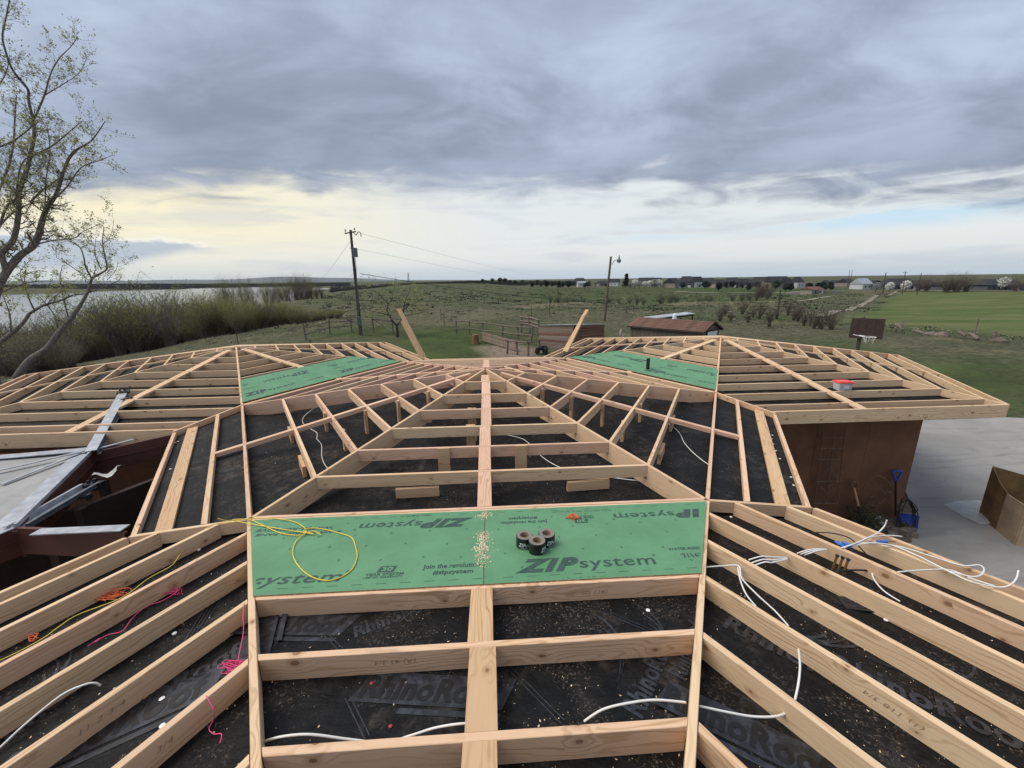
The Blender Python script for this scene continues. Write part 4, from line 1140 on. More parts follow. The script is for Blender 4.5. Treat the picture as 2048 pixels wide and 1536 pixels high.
yl = [(436, 1037, .10), (452, 1041, .06), (480, 1040, .03), (503, 1037, .02), (545, 1037, .02), (590, 1044, .02), (612, 1060, .02), (600, 1070, .03), (560, 1066, .02), (525, 1050, .02), (497, 1039, .02), (470, 1042, .02)]
yl2 = [(642, 1073, .02), (620, 1067, .03), (607, 1062, .03), (622, 1056, .03), (650, 1059, .02), (685, 1068, .02), (704, 1076, .02), (712, 1096, .02), (714, 1115, .02), (704, 1138, .02), (680, 1155, .02), (653, 1161, .02), (622, 1153, .02), (598, 1133, .02), (586, 1109, .02), (590, 1087, .02), (604, 1071, .03), (625, 1062, .035), (642, 1070, .03)]
cord('yellow_cord', yl + yl2[1:], .0042, 'yellow', 'yellow cord looped on the green board', 'cord')
cord('yellow_cord', [(470, 1044, .03), (440, 1046, .02), (419, 1052, .012), (400, 1068, -.02), (377, 1087, -.06), (358, 1112, -.09), (342, 1132, -.11), (297, 1157, -.12), (244, 1195, -.12), (157, 1229, -.12), (120, 1252, -.11), (87, 1276, -.12), (40, 1302, -.12), (0, 1321, -.12), (-40, 1340, -.12)], .0036, 'yellow', 'yellow cord trailing down between the left rafters', 'cord', 150)
def tangle(name, u, v, deg, h, size, mat, label, n=46, seed=1, r=.0022, ex=1.6):
    q = onpod(u, v, 'near', deg, h); rr = random.Random(seed); pts = []
    for i in range(n):
        a = i * 1.9 + rr.uniform(-.6, .6); k = size * rr.uniform(.25, 1); pts.append(q + Vector((cos(a) * k * ex, sin(a) * k * .8, rr.uniform(0, .03))))
    b = MB(); b.tube(spline(pts, 5), r, 4); return tag(b.build(name, M[mat], None, loc=q, smooth=True), label, 'string')
tangle('orange_string', 1146, 1036, 90, .018, .045, 'orange', 'tangle of orange string on the far edge of the green board', 26, 3)
tangle('orange_string', 222, 1192, 150, D0, .09, 'orange', 'tangle of orange string between the left rafters, beside the yellow cord', 40, 4)
tangle('orange_string', 66, 1278, 150, D0, .05, 'orange', 'small orange loop between the left rafters near the left edge', 16, 9)
tangle('pink_string', 470, 1335, 150, -.02, .05, 'pink', 'tangle of pink string hung on a left rafter by the hip', 36, 5)
cord('pink_string', [(488, 1206, .002), (486, 1235, -.01), (487, 1262, -.02), (480, 1300, -.03), (474, 1330, -.02)], .002, 'pink', 'pink string hanging along the left hip rafter', 'string', 150)
cord('pink_string', [(413, 1392, .003), (417, 1400, .002), (427, 1420, -.03), (426, 1440, -.08), (418, 1458, -.11), (428, 1468, -.12), (443, 1468, -.12), (440, 1486, -.12)], .0022, 'pink', 'pink string wrapped over a left rafter near the bottom', 'string', 150)
cord('pink_string', [(360, 1178, -.11), (345, 1190, -.12), (324, 1202, -.12), (300, 1210, -.12), (279, 1223, -.12), (262, 1240, -.12), (244, 1262, -.12), (215, 1270, -.12), (190, 1284, -.12), (200, 1276, -.12), (176, 1292, -.12)], .0024, 'pink', 'long pink string straggling between two left rafters', 'string', 150)
tangle('pink_string', 343, 1186, 150, D0, .05, 'pink', 'small pink string tangle between two left rafters', 18, 11)
# electrical bits at the right
q = onpod(1686, 1090, 'near', 30, .0); b = MB()
for i in range(6): b.box(q + Vector((random.uniform(-.04, .04), random.uniform(-.025, .025), random.uniform(-.02, .02))), (.05, .03, .006), Matrix.Rotation(random.uniform(0, 3), 3, 'Z') @ Matrix.Rotation(random.uniform(-.4, .4), 3, 'X'))
tag(b.build('blue_tape', M['bluetape'], None, loc=q), 'crumpled blue tape among the white cables', 'tape')
q0, q1 = onpod(1755, 1083, 'near', 30, .012), onpod(1775, 1083, 'near', 30, .02); b = MB(); b.tube([q0, q1], .013, 8); o = b.build('wire_splice', M['bluetape'], None, loc=(q0 + q1) / 2); tag(o, 'blue wrapped splice on a cable by the right fascia', 'splice')
b = MB(); b.tube([q1, q1 + (q1 - q0) * .8], .006, 6); b.build('bare_end', M['copper'], o, loc=q1)
for i, (u, v) in enumerate(((1670, 1124), (1681, 1128), (1692, 1132))):
    q = onpod(u, v, 'near', 30, -.06); ax = Vector((.25, .1, 1)).normalized()
    o = empty('brass_fitting', q - ax * .06, ('left', 'middle', 'right')[i] + ' one of three brass fittings standing between the right rafters', 'pipe fitting', 'brass fittings between the right rafters')
    b = MB(); b.tube([q - ax * .07, q + ax * .05], .009, 8); b.build('pipe', M['copper'], o, loc=q)
    b = MB(); b.tube([q + ax * .045, q + ax * .06], .012, 8); b.tube([q + ax * .058, q + ax * .063], .016, 8); b.build('knob', M['black'], o, loc=q + ax * .06)
q = onpod(1715, 1208, 'near', 30, D0 + .004); b = MB(); b.box(q, (.20, .12, .004), Matrix.Rotation(-.25, 3, 'Z')); o = b.build('black_label', M['black'], None, loc=q); tag(o, 'black label scrap on the underlayment between the right rafters', 'label')
P = Print(); P.quad(-.07, .0, .06, .03); P.quad(.0, .0, .06, .03); P.quad(-.07, -.04, .11, .012); P.place('printed_bars', 'deckprint', o, q + Vector((0, 0, .004)), Vector((.97, -.25, 0)), Vector((.25, .97, 0)))

# ------------------------------------------------------------------ print, cap nails and chips on the underlayment
def deck_print(u, v, deg, ang, size, flip=False, kind='band'):
    q = onpod(u, v, 'near', deg, -DK + .003); n = dirv(deg); tv = Vector((n.y, -n.x, 0)); ty = (n - Vector((0, 0, MP))).normalized()
    c, s = cos(ang), sin(ang); ax = tv * c + ty * s; ay = ty * c - tv * s
    P = Print(); G = Print()
    if kind == 'band':
        G.quad(-.62 * size, -.05 * size, 1.24 * size, .30 * size, .10 * size); G.quad(-.2 * size, -.13 * size, .8 * size, .05 * size, .02 * size)
        P.text('RhinoRoof', -.56 * size, .0, 1.16 * size, .21 * size, bold=.035, shear=.15, flip=flip)
    else:
        P.text('RhinoRoof', -.5 * size, 0, size, .18 * size, bold=.03, shear=.12, flip=flip)
        for k in range(3):
            pts = [(-.35 * size + .75 * size * math.sin(t * 1.5) * (1 - .18 * k), .28 * size + (.55 - .12 * k) * size * (1 - cos(t * 1.5))) for t in [i / 12 for i in range(13)]]
            w = .028 * size
            P.b.add([(x, y, 0) for x, y in pts] + [(x + w * .5, y - w * (1 - abs(i - 6) / 7), 0) for i, (x, y) in enumerate(pts)], [(i, i + 1, 14 + i, 13 + i) for i in range(12)])
    if kind == 'band':
        G.place('printed_band', 'deckprint', house, q, ax, ay); P.place('printed_lettering', 'deckink', house, q + Vector((0, 0, .002)), ax, ay)
    else: P.place('printed_lettering', 'deckprint', house, q, ax, ay)
deck_print(540, 1262, 150, .85, .62); deck_print(850, 1400, 90, -.14, .62); deck_print(560, 1262, 90, -.1, .62); deck_print(800, 1240, 90, .5, .55, kind='mark')
deck_print(1320, 1350, 90, .9, .6, kind='mark'); deck_print(200, 1480, 150, -.6, .7); deck_print(1480, 1480, 30, .5, .6); deck_print(1600, 1330, 30, .3, .8, kind='mark')
deck_print(330, 1390, 150, -.4, .7, kind='mark'); deck_print(1860, 1420, 30, .4, .8, kind='mark'); deck_print(130, 1400, 150, .2, .7, kind='mark')
deck_print(1390, 1300, 90, .9, .5, kind='mark')
for (u, v, u1, v1, deg) in ((1200, 1215, 1330, 1270, 90), (1030, 1340, 1130, 1440, 90), (900, 1340, 980, 1400, 90), (470, 1150, 380, 1300, 150), (350, 1330, 300, 1420, 150), (700, 1390, 740, 1470, 90), (640, 1250, 690, 1300, 90)):
    p, q = onpod(u, v, 'near', deg, -DK + .003), onpod(u1, v1, 'near', deg, -DK + .003); X = (q - p).normalized(); S = X.cross(Vector((0, 0, 1))).normalized(); b = MB()
    for k in range(4): o_ = S * .022 * k; b.add([p + o_, q + o_, q + o_ + S * .005, p + o_ + S * .005], [(0, 1, 2, 3)])
    b.build('printed_nail_line', M['deckprint'], house, loc=p)
def cap_nail(p, mat='cap'):
    b = MB(); k = .62 if mat == 'redcap' else 1; b.lathe([(.0001, .006), (.006 * k, .006), (.013 * k, .004), (.0135 * k, 0)], 12, p); o = b.build('cap_nail', M[mat], house, loc=p)
for (u, v, deg) in ((349, 1267, 150), (324, 1398, 150), (325, 1452, 150), (1296, 1221, 90), (398, 1100, 150), (1462, 1034, 30), (1596, 1215, 30), (1880, 1290, 30), (1772, 1240, 30)): cap_nail(onpod(u, v, 'near', deg, -DK + .002))
for (u, v) in ((1545, 868), (1544, 876), (1547, 886), (1552, 899), (1560, 915), (1583, 950), (1588, 966), (1456, 806), (355, 880), (340, 935), (1550, 900), (349, 882)):
    p = px(u, v, ZE - .18); cap_nail(Vector((p.x, p.y, ZE - .09 - MP * max(0, (p - PODS['hub']).dot(dirv(330 if p.x > 0 else 210)) - A))))
for (u, v) in ((743, 1367), (781, 1453)): cap_nail(onpod(u, v, 'near', 90, -DK + .002), 'redcap')
b = MB(); rng = random.Random(8)
def chip(p, s):
    a = rng.uniform(0, pi); e = rng.uniform(.25, .7); ca, sa = cos(a), sin(a); z = rng.uniform(.001, .006)
    b.add([(p.x + s * ca, p.y + s * sa, p.z + z), (p.x - s * e * sa, p.y + s * e * ca, p.z + .001), (p.x - s * ca, p.y - s * sa, p.z + z * .6), (p.x + s * e * sa, p.y - s * e * ca, p.z + .001)], [(0, 1, 2, 3)])
for i in range(11000):
    deg = rng.choice([30, 90, 150]); n = dirv(deg); r = rng.uniform(.6, 4.4); t = rng.uniform(-1, 1) * r / math.sqrt(3)
    cl = mnoise.noise(Vector((n.x * r - n.y * t, n.y * r + n.x * t, deg)) * 1.3)
    if cl < rng.uniform(-.3, .5): continue
    p = n * r + Vector((-n.y, n.x, 0)) * t
    if p.y > A: continue
    p.z = zz('near', r) - DK + .001; chip(p, rng.choice([.002, .0025, .003, .003, .004, .007]))
for i in range(5000):
    r = rng.uniform(0, 3.6); a = rng.uniform(0, 2 * pi); p = PODS['hub'] + Vector((cos(a) * r, sin(a) * r, 0)); p.z = HD + .001
    if mnoise.noise(p * 1.1) > rng.uniform(-.1, .5): chip(p, rng.choice([.003, .004, .005, .008]))
tag(b.build('wood_chips', M['chip']), kind='stuff')

# pencilled measurements on some rafters
def scribble(u, v, deg, txt, size, pod='near', flip=True, face_r=None):
    n = dirv(deg); c = PODS[pod]; d = ray(u, v)
    # vertical face on the viewer's side of a rafter at distance face_r
    k = (face_r - (CAM - c).dot(n)) / d.dot(n); p = CAM + d * k; tv = Vector((n.y, -n.x, 0))
    P = Print(); P.text(txt, -size * len(txt) * .3, -size * .35, size * len(txt) * .6, size * .8, bold=-.012, shear=.25, flip=flip)
    pr = {'near': near, 'hub': hub}[pod]; P.place('pencil_mark', 'pencil', pr, p, tv, Vector((0, 0, 1)))
scribble(790, 1325, 90, '(A) 45 3/4', .036, face_r=2.07 - .0205); scribble(1190, 1184, 90, '(2) 1161', .036, face_r=2.578 - .0205, flip=False)
scribble(206, 1434, 150, '11 2 3/4', .036, face_r=2.578 - .0205, flip=False); scribble(330, 1490, 150, '3/4', .036, face_r=2.07 - .0205, flip=False); scribble(1784, 1420, 30, '(1) 118 3/4', .034, face_r=2.578 - .0205)
# ------------------------------------------------------------------ things on the roofs
q = onpod(1684, 779, 'right', 270, .0)
tub = empty('storage_tub', q, 'clear plastic tub with a red lid standing on the right roof', 'storage tub', None, rad(-8))
def rrect(w, d, r=.03, n=4):
    out = []
    for cx, cy, a0 in ((w / 2 - r, d / 2 - r, 0), (-w / 2 + r, d / 2 - r, 90), (-w / 2 + r, -d / 2 + r, 180), (w / 2 - r, -d / 2 + r, 270)):
        out += [(cx + r * cos(rad(a0 + 90 * i / n)), cy + r * sin(rad(a0 + 90 * i / n))) for i in range(n + 1)]
    return out
tub.scale = (.82, .82, .78)
b = MB(); lo, hi = rrect(.29, .21), rrect(.33, .25); n_ = len(lo)
b.add([(x, y, 0) for x, y in lo] + [(x, y, .19) for x, y in hi], [tuple(range(n_ - 1, -1, -1))] + [(i, (i + 1) % n_, n_ + (i + 1) % n_, n_ + i) for i in range(n_)])
o = b.build('tub_body', M['tub'], tub)
b = MB(); b.prism(rrect(.355, .275), .185, .212); b.prism(rrect(.30, .22), .212, .224); b.build('lid', M['redplastic'], tub)
b = MB(); b.add([(-.06, -.128, .05), (.06, -.128, .05), (.06, -.132, .13), (-.06, -.132, .13)], [(0, 1, 2, 3)]); b.build('label_sticker', M['white'], tub)
q = onpod(1294, 757, 'hub', 30, -.1); b = MB(); b.tube([q, q + Vector((0, 0, .48))], .04, 14); b.lathe([(.055, .06), (.045, .10), (.04, .10)], 14, q); tag(b.build('vent_pipe', M['black'], None, loc=q), 'black vent pipe standing up beside the right green boards', 'vent pipe')
q = onpod(621, 688, 'left', 90, -.1); b = MB(); b.tube([q - Vector((0, 0, .2)), q + Vector((0, 0, .30))], .045, 14); b.lathe([(.06, .0), (.05, .03), (.045, .03)], 14, q); tag(b.build('vent_pipe', M['rust'], None, loc=q), 'rusty vent pipe behind the left roof frame', 'vent pipe')
def lean(u0, v0, u1, v1, d0, d1, w, label):
    p, q = pd(u0, v0, d0), pd(u1, v1, d1); o = member(None, 'leaning_board', q, p, .14, .04, 'wood_honey', cham=.002)
    tag(o, label, 'board', 'boards leaning on the far eave')
dl, dr = 12.6, 13.0
lean(850, 716, 798, 617, 12.5, 13.3, .14, 'longer left board of the two leaning by the utility pole side of the far eave')
lean(846, 718, 806, 641, 12.4, 13.1, .14, 'shorter left board of the two leaning by the utility pole side of the far eave')
lean(1128, 702, 1174, 619, 12.9, 13.5, .14, 'longer right board of the two leaning in front of the weathered shed')
lean(1132, 703, 1167, 630, 12.75, 13.2, .14, 'shorter right board of the two leaning in front of the weathered shed')

# ------------------------------------------------------------------ things by the right wall and on the driveway
WY = 3 * A - A - .04                                # front wall face of the right pod
W3 = lambda a, c_px: py(1560 + a / 4.197, 840 + c_px / 4.197, WY - .05)
tr_ = empty('trellis', (7.0, WY, GZ), 'tall thin metal trellis with a diamond on the brown wall', 'trellis')
def rods(lines, nm, mat, r, parent, f=W3):
    for l in lines:
        b = MB(); b.tube([f(*p) for p in l], r, 5); m = f(*l[0]); b.build(nm, M[mat], parent, loc=m)
rods([[(365, 70), (290, 705)], [(460, 68), (388, 705)], [(550, 66), (480, 705)]], 'upright', 'rust', .012, tr_)
rods([[(340, 148), (578, 146)], [(328, 240), (548, 240)], [(315, 332), (530, 332)], [(300, 515), (500, 513)], [(285, 700), (490, 700)]], 'crossbar', 'rust', .011, tr_)
rods([[(415, 405), (500, 510), (395, 620), (300, 515), (415, 405)]], 'diamond', 'rust', .011, tr_)
ar = empty('garden_arch', (8, WY, GZ), 'rounded rusty wire garden arch leaning on the brown wall', 'garden arch')
b = MB(); b.tube(spline([W3(700, 830), W3(692, 640), W3(715, 545), W3(760, 487), (W3(825, 468)), W3(890, 500), W3(935, 560), W3(975, 650), W3(995, 760)], 6), .009, 6); b.build('hoop', M['rust'], ar, loc=W3(825, 468))
for ln in ([(700, 650), (760, 600), (800, 530), (760, 510), (745, 540)], [(830, 480), (835, 560), (880, 600), (940, 600)], [(700, 740), (770, 690), (840, 700), (900, 640), (870, 610)], [(800, 800), (830, 700), (800, 640), (760, 650)]):
    b = MB(); b.tube(spline([W3(*p) for p in ln], 5), .005, 5); b.build('scroll', M['rust'], ar, loc=W3(*ln[0]))
sh = empty('shovel', tuple(W3(618, 830)), 'spade with a wooden shaft and brown grip leaning on the brown wall', 'shovel')
o0 = Vector((0, -.10, 0))
b = MB(); b.tube([W3(622, 570), W3(624, 705) + o0], .020, 8); b.build('shaft', M['wood_honey'], sh, loc=W3(622, 600))
b = MB(); b.tube([W3(623, 700) + o0, W3(612, 835) + o0 * 2.2], .018, 8); b.build('socket', M['iron'], sh, loc=W3(620, 720))
b = MB(); b.tube(spline([W3(622, 575), W3(603, 548), W3(606, 522), W3(648, 520), W3(646, 548), W3(624, 575)], 4), .016, 6); b.build('grip', M['wood_red'], sh, loc=W3(622, 570))
b = MB(); c0_ = W3(612, 840) + o0 * 2.4; b.add([c0_ + Vector(p) for p in ((-.1, 0, .1), (.1, 0, .1), (.1, -.03, -.12), (0, -.04, -.2), (-.1, -.03, -.12), (0, .03, .1), (0, .02, -.12))], [(0, 5, 6, 4), (5, 1, 2, 6), (4, 6, 3), (6, 2, 3)]); b.build('blade', M['iron'], sh, loc=c0_)
ss = empty('snow_shovel', tuple(W3(940, 900)), 'blue snow shovel with a black shaft leaning on the brown wall', 'snow shovel')
b = MB(); b.tube([W3(972, 500), W3(940, 785) + o0 * .8], .020, 8); b.build('shaft', M['black'], ss, loc=W3(972, 500))
b = MB(); b.tube(spline([W3(972, 512), W3(956, 470), W3(948, 432), W3(1020, 430), W3(1004, 470), W3(976, 512)], 4), .022, 6); b.build('grip', M['blue'], ss, loc=W3(980, 470))
b = MB(); c0_ = W3(958, 845) + o0 * 1.3; vs = []
for i in range(7):
    for j in range(5): x = -.24 + .08 * i; vs.append(c0_ + Vector((x, -.10 * (j / 4) ** 2 - .12 * (x / .24) ** 2 + (.02 if i % 2 else 0), .25 - .125 * j)))
b.add(vs, [(i * 5 + j, i * 5 + j + 1, (i + 1) * 5 + j + 1, (i + 1) * 5 + j) for i in range(6) for j in range(4)]); b.build('scoop', M['blue'], ss, loc=c0_)
b = MB(); rr = random.Random(2); pts = []; hc = px(1814, 1030, DRZ + .35); 
for i in range(60): a = i * .55; pts.append(hc + Vector((cos(a) * (.17 + rr.uniform(-.03, .03)), sin(a) * .08 + rr.uniform(-.05, .05), sin(a) * (.30 + rr.uniform(-.04, .04)))))
b.tube(spline(pts, 3), .009, 6); tag(b.build('garden_hose', M['iron'], None, loc=hc, smooth=True), 'coil of dark hose and wire at the corner of the brown wall', 'hose')
q = W3(735, 800) + Vector((0, -.25, 0)); b = MB(); n_ = 20
b.add([q + Vector((.10 * cos(2 * pi * i / n_), -.012, .13 * sin(2 * pi * i / n_))) for i in range(n_)] + [q + Vector((.10 * cos(2 * pi * i / n_), .012, .13 * sin(2 * pi * i / n_))) for i in range(n_)], [tuple(range(n_)), tuple(range(2 * n_ - 1, n_ - 1, -1))] + [(i, n_ + i, n_ + (i + 1) % n_, (i + 1) % n_) for i in range(n_)])
tag(b.build('lid', M['white'], None, loc=q), 'round white lid leaning among the tools by the brown wall', 'lid')
def bush_mesh(nm, nstem, h, spread, leafn, leafs, mats, seed, twig=.012, droop=.1, segs=4, sub=3):
    rr = random.Random(seed); b = MB()
    tips = []
    for i in range(nstem):
        a = rr.uniform(0, 2 * pi); tl = rr.uniform(.05, 1) ** .7 * spread; hh = h * rr.uniform(.6, 1.0) * (1 - .25 * (tl / max(spread, .01)) ** 2)
        p = Vector((cos(a) * spread * .18 * rr.random(), sin(a) * spread * .18 * rr.random(), -.1)); pts = [p]
        for k in range(1, segs + 1):
            f = k / segs
            pts.append(Vector((cos(a) * tl * f ** 1.2 + rr.uniform(-.05, .05) * h * .5, sin(a) * tl * f ** 1.2 + rr.uniform(-.05, .05) * h * .5, hh * f)))
        b.tube(pts, [twig * (1.35 - f / segs) for f in range(segs + 1)], 3, 0, cap=False)
        for s in range(sub):
            k = rr.randint(1, segs - 1); p0 = pts[k].lerp(pts[k + 1], rr.random()); aa = rr.uniform(0, 2 * pi); L = h * rr.uniform(.10, .28)
            p1 = p0 + Vector((cos(aa) * L * .55, sin(aa) * L * .55, L * rr.uniform(.4, 1)))
            p15 = p0.lerp(p1, .55) + Vector((rr.uniform(-1, 1), rr.uniform(-1, 1), 0)) * L * .08
            b.tube([p0, p15, p1], [twig * .5, twig * .4, twig * .22], 3, 0, cap=False); tips += [p1, p15]
        tips += [pts[-1], pts[-2]]
    for i in range(leafn):
        t = rr.choice(tips) + Vector((rr.gauss(0, .045), rr.gauss(0, .045), rr.gauss(0, .045))) * h
        u_ = Vector((rr.uniform(-1, 1), rr.uniform(-1, 1), rr.uniform(-1, 1))).normalized(); w = u_.orthogonal().normalized(); s = leafs * rr.uniform(.5, 1.3)
        b.add([t, t + u_ * s + w * s * .35, t + u_ * s * 1.9, t + u_ * s - w * s * .35], [(0, 1, 2, 3)], 1)
    me_o = b.build(nm, [M[m] for m in mats]); me = me_o.data; bpy.data.objects.remove(me_o); return me
def plant(nm, me, p, s, label, cat, group=None, sz=None, rz=None):
    o = bpy.data.objects.new(nm, me); COL.objects.link(o); o.location = p; o.scale = (s, s, sz or s); o.rotation_euler = (0, 0, random.uniform(0, 6.28) if rz is None else rz)
    return tag(o, label, cat, group)
weed = bush_mesh('weed', 40, .4, .35, 260, .035, ('twig', 'leaf_green'), 3, .004)
for i, (a, c, s) in enumerate(((470, 770, 1.3), (540, 790, 1.0), (1010, 930, .6))):
    p = px(1560 + a / 4.197, 840 + c / 4.197, DRZ); p.y = min(p.y, WY - .3); plant('garden_plant', weed, p, s, ('larger green plant at the foot of the trellis', 'smaller green plant beside the spade', 'weed tuft at the corner of the brown wall')[i], 'plant')
for i, (a, c, w, h, rz) in enumerate(((990, 950, .55, .10, -.5), (1060, 965, .30, .14, .3), (930, 940, .5, .08, .9))):
    p = px(1560 + a / 4.197, 840 + c / 4.197, DRZ); b = MB(); b.box(p + Vector((0, 0, h / 2)), (w, .16, h), Matrix.Rotation(rz, 3, 'Z'))
    tag(b.build('timber_offcut', M['log'], None, loc=p), ('long grey timber offcut lying at the wall corner', 'pale short block lying at the wall corner', 'dark timber offcut lying behind the snow shovel')[i], 'offcut')
# open plywood crate with plastic sheeting
B1, B2 = px(1958, 1030, DRZ), px(2030, 1090, DRZ)
crt = empty('plywood_crate', tuple((B1 + B2) / 2 + Vector((.4, .2, 0))), 'open stained plywood crate on the grey driveway at the right edge', 'crate')
sd = (B1 - B2); sd.z = 0; out_ = Vector((-sd.y, sd.x, 0)).normalized(); out_ = -out_ if out_.x < 0 else out_
hB = pd(1985, 932, math.hypot(B1.x - CAM.x, B1.y - CAM.y)).z - DRZ; hF = hB * .80
def slab(pts, th, mat, nm, parent):
    pts = [Vector(p) for p in pts]; nrm = (pts[1] - pts[0]).cross(pts[-1] - pts[0]).normalized() * th; b = MB(); n = len(pts)
    b.add(pts + [p + nrm for p in pts], [tuple(range(n - 1, -1, -1)), tuple(range(n, 2 * n))] + [(i, (i + 1) % n, n + (i + 1) % n, n + i) for i in range(n)]); return b.build(nm, M[mat], parent, loc=pts[0])
up = Vector((0, 0, 1)); M1 = B1.lerp(B2, .52); B3 = B1 + out_ * 1.3; B4 = B2 + out_ * 1.3
slab([B1, M1, M1 + up * hB * .72, B1.lerp(M1, .55) + up * hB * .80, B1 + up * hB], .018, 'ply', 'side_panel', crt)
slab([M1, B2, B2 + up * hF * .9, M1 + up * hF * .88], .018, 'ply_pale', 'side_panel', crt)
slab([B2, B4, B4 + up * hF * .9, B2 + up * hF * .9], .018, 'ply_pale', 'front_panel', crt)
slab([B1, B3, B3 + up * hB * .75, B1 + up * hB], .018, 'ply', 'back_panel', crt)
slab([B4, B3, B3 + up * hB * .75, B4 + up * hF * .9], .018, 'ply', 'side_panel', crt)
fl = MB(); rr = random.Random(4); g0 = [px(1886, 1009, DRZ), px(1925, 1004, DRZ), px(1960, 1006, DRZ), px(1988, 1012, DRZ)]; g1 = [px(1930, 1036, DRZ), px(1958, 1050, DRZ), px(1985, 1050, DRZ), px(2012, 1066, DRZ)]
rows = 9; cols = 16; vs = []
for i in range(rows):
    for j in range(cols):
        f = j / (cols - 1) * 3; k = min(int(f), 2); a_ = g0[k].lerp(g0[k + 1], f - k); b_ = g1[k].lerp(g1[k + 1], f - k); p = a_.lerp(b_, i / (rows - 1))
        p.z = DRZ + .012 + .10 * abs(mnoise.noise(p * 3.1)) * min(1, j / 3) + (.55 * max(0, (j - 11) / 4) ** 1.5 * (i / (rows - 1)) ** .7 if j > 11 else 0); vs.append(p)
fl.add(vs, [(i * cols + j, i * cols + j + 1, (i + 1) * cols + j + 1, (i + 1) * cols + j) for i in range(rows - 1) for j in range(cols - 1)])
tag(fl.build('plastic_sheet', M['film'], None, loc=g0[1], smooth=True), 'wrinkled clear plastic sheet spilling from the plywood crate onto the driveway', 'plastic sheet')

# ------------------------------------------------------------------ yard: poles, fences, sheds
def pole_pts(u0, v0, u1, v1, d): return pd(u0, v0, d), pd(u1, v1, d)
b0, t0 = pole_pts(722, 672, 701, 460, 42.0); b0.z = tz(b0.x, b0.y) - .1
upole = empty('utility_pole', b0, 'dark wooden utility pole with crossarm and grey transformer box, leaning slightly', 'utility pole')
b = MB(); b.tube([b0, t0], [.17, .11], 12); b.build('pole', M['pole'], upole, loc=b0)
P_ = lambda u, v, dd=0: pd(u, v, 42.0 + dd)
b = MB(); b.tube([P_(689, 467), P_(712, 463)], .06, 6); xarm = b.build('crossarm', M['pole'], upole, loc=P_(700, 465))
for (u, v) in ((691, 463), (709, 460)): b = MB(); b.lathe([(.05, -.02), (.07, .06), (.03, .12), (.06, .16), (.02, .2)], 8, P_(u, v)); nest(b.build('insulator', M['galv_in'], upole, loc=P_(u, v)), xarm)
b = MB(); b.tube(spline([P_(706, 464), P_(712, 470), P_(716, 464), P_(721, 466), P_(722, 473)], 4), .04, 5); nest(b.build('cutout', M['galv_in'], upole, loc=P_(712, 465)), xarm)
b = MB(); b.box(P_(709.5, 505, -.25), (.42, .36, .80)); b.build('transformer_box', M['galv_in'], upole, loc=P_(709, 505))
b = MB(); b.tube([P_(699, 496), P_(714, 498)], .03, 5); b.build('bracket', M['pole'], upole, loc=P_(706, 497))
b = MB(); b.box(P_(718.5, 642, -.3), (.36, .2, .85)); b.build('meter_box', M['galv_in'], upole, loc=P_(718, 642))
b = MB(); b.tube([P_(711, 516, -.2), P_(718, 630, -.25)], .025, 5); b.tube([P_(720, 652, -.2), P_(724, 671, -.2)], .035, 5); b.build('conduit', M['galv_in'], upole, loc=P_(715, 570))
def wire(p, q, sag, r, label, group='wires on the utility pole'):
    pts = [p.lerp(q, i / 16) - Vector((0, 0, sag * 4 * (i / 16) * (1 - i / 16))) for i in range(17)]; b = MB(); b.tube(pts, r, 4); m = (p + q) / 2
    tag(b.build('overhead_wire', M['wire_black'], None, loc=m), label, 'wire', group)
wire(P_(722, 467), pd(1150, 546, 420), 4.0, .010, 'thin upper wire running from the utility pole to the horizon at right')
wire(P_(714, 498), pd(1135, 558, 420), 3.0, .009, 'thin lower wire running from the utility pole to the horizon at right')
wire(P_(720, 547), pd(1216, 606, 46),   .35, .022, 'thick black cable from the utility pole to the lamp pole')
wire(P_(700, 483), pd(622, 562, 260), 2, .012, 'upper wire running from the utility pole down to the trees at left')
wire(P_(706, 546), pd(680, 564, 260), 1, .012, 'lower wire running from the utility pole down to the trees at left')
b0, t0 = pole_pts(1208, 655, 1222, 513, 46.5); b0.z = tz(b0.x, b0.y) - .1
lp = empty('yard_lamp', b0, 'tall tan yard lamp pole with a curved arm behind the weathered shed', 'lamp pole')
b = MB(); b.tube([b0, t0], [.16, .11], 10); b.build('pole', M['pole_tan'], lp, loc=b0)
L_ = lambda u, v: pd(u, v, 46.4)
b = MB(); b.tube(spline([L_(1224, 530), L_(1228, 522), L_(1236, 519)], 4), .035, 5); b.build('arm', M['galv_in'], lp, loc=L_(1228, 522))
b = MB(); b.lathe([(.03, .55), (.07, .3), (.10, .15), (.22, .05), (.22, -.10), (.15, -.2)], 12, L_(1238, 521)); lhead = b.build('lamp_head', M['galv_in'], lp, loc=L_(1238, 521))
b = MB(); b.lathe([(.2, -.10), (.17, -.24), (.02, -.26)], 12, L_(1238, 521)); nest(b.build('lens', M['white'], lp, loc=L_(1238, 523)), lhead)

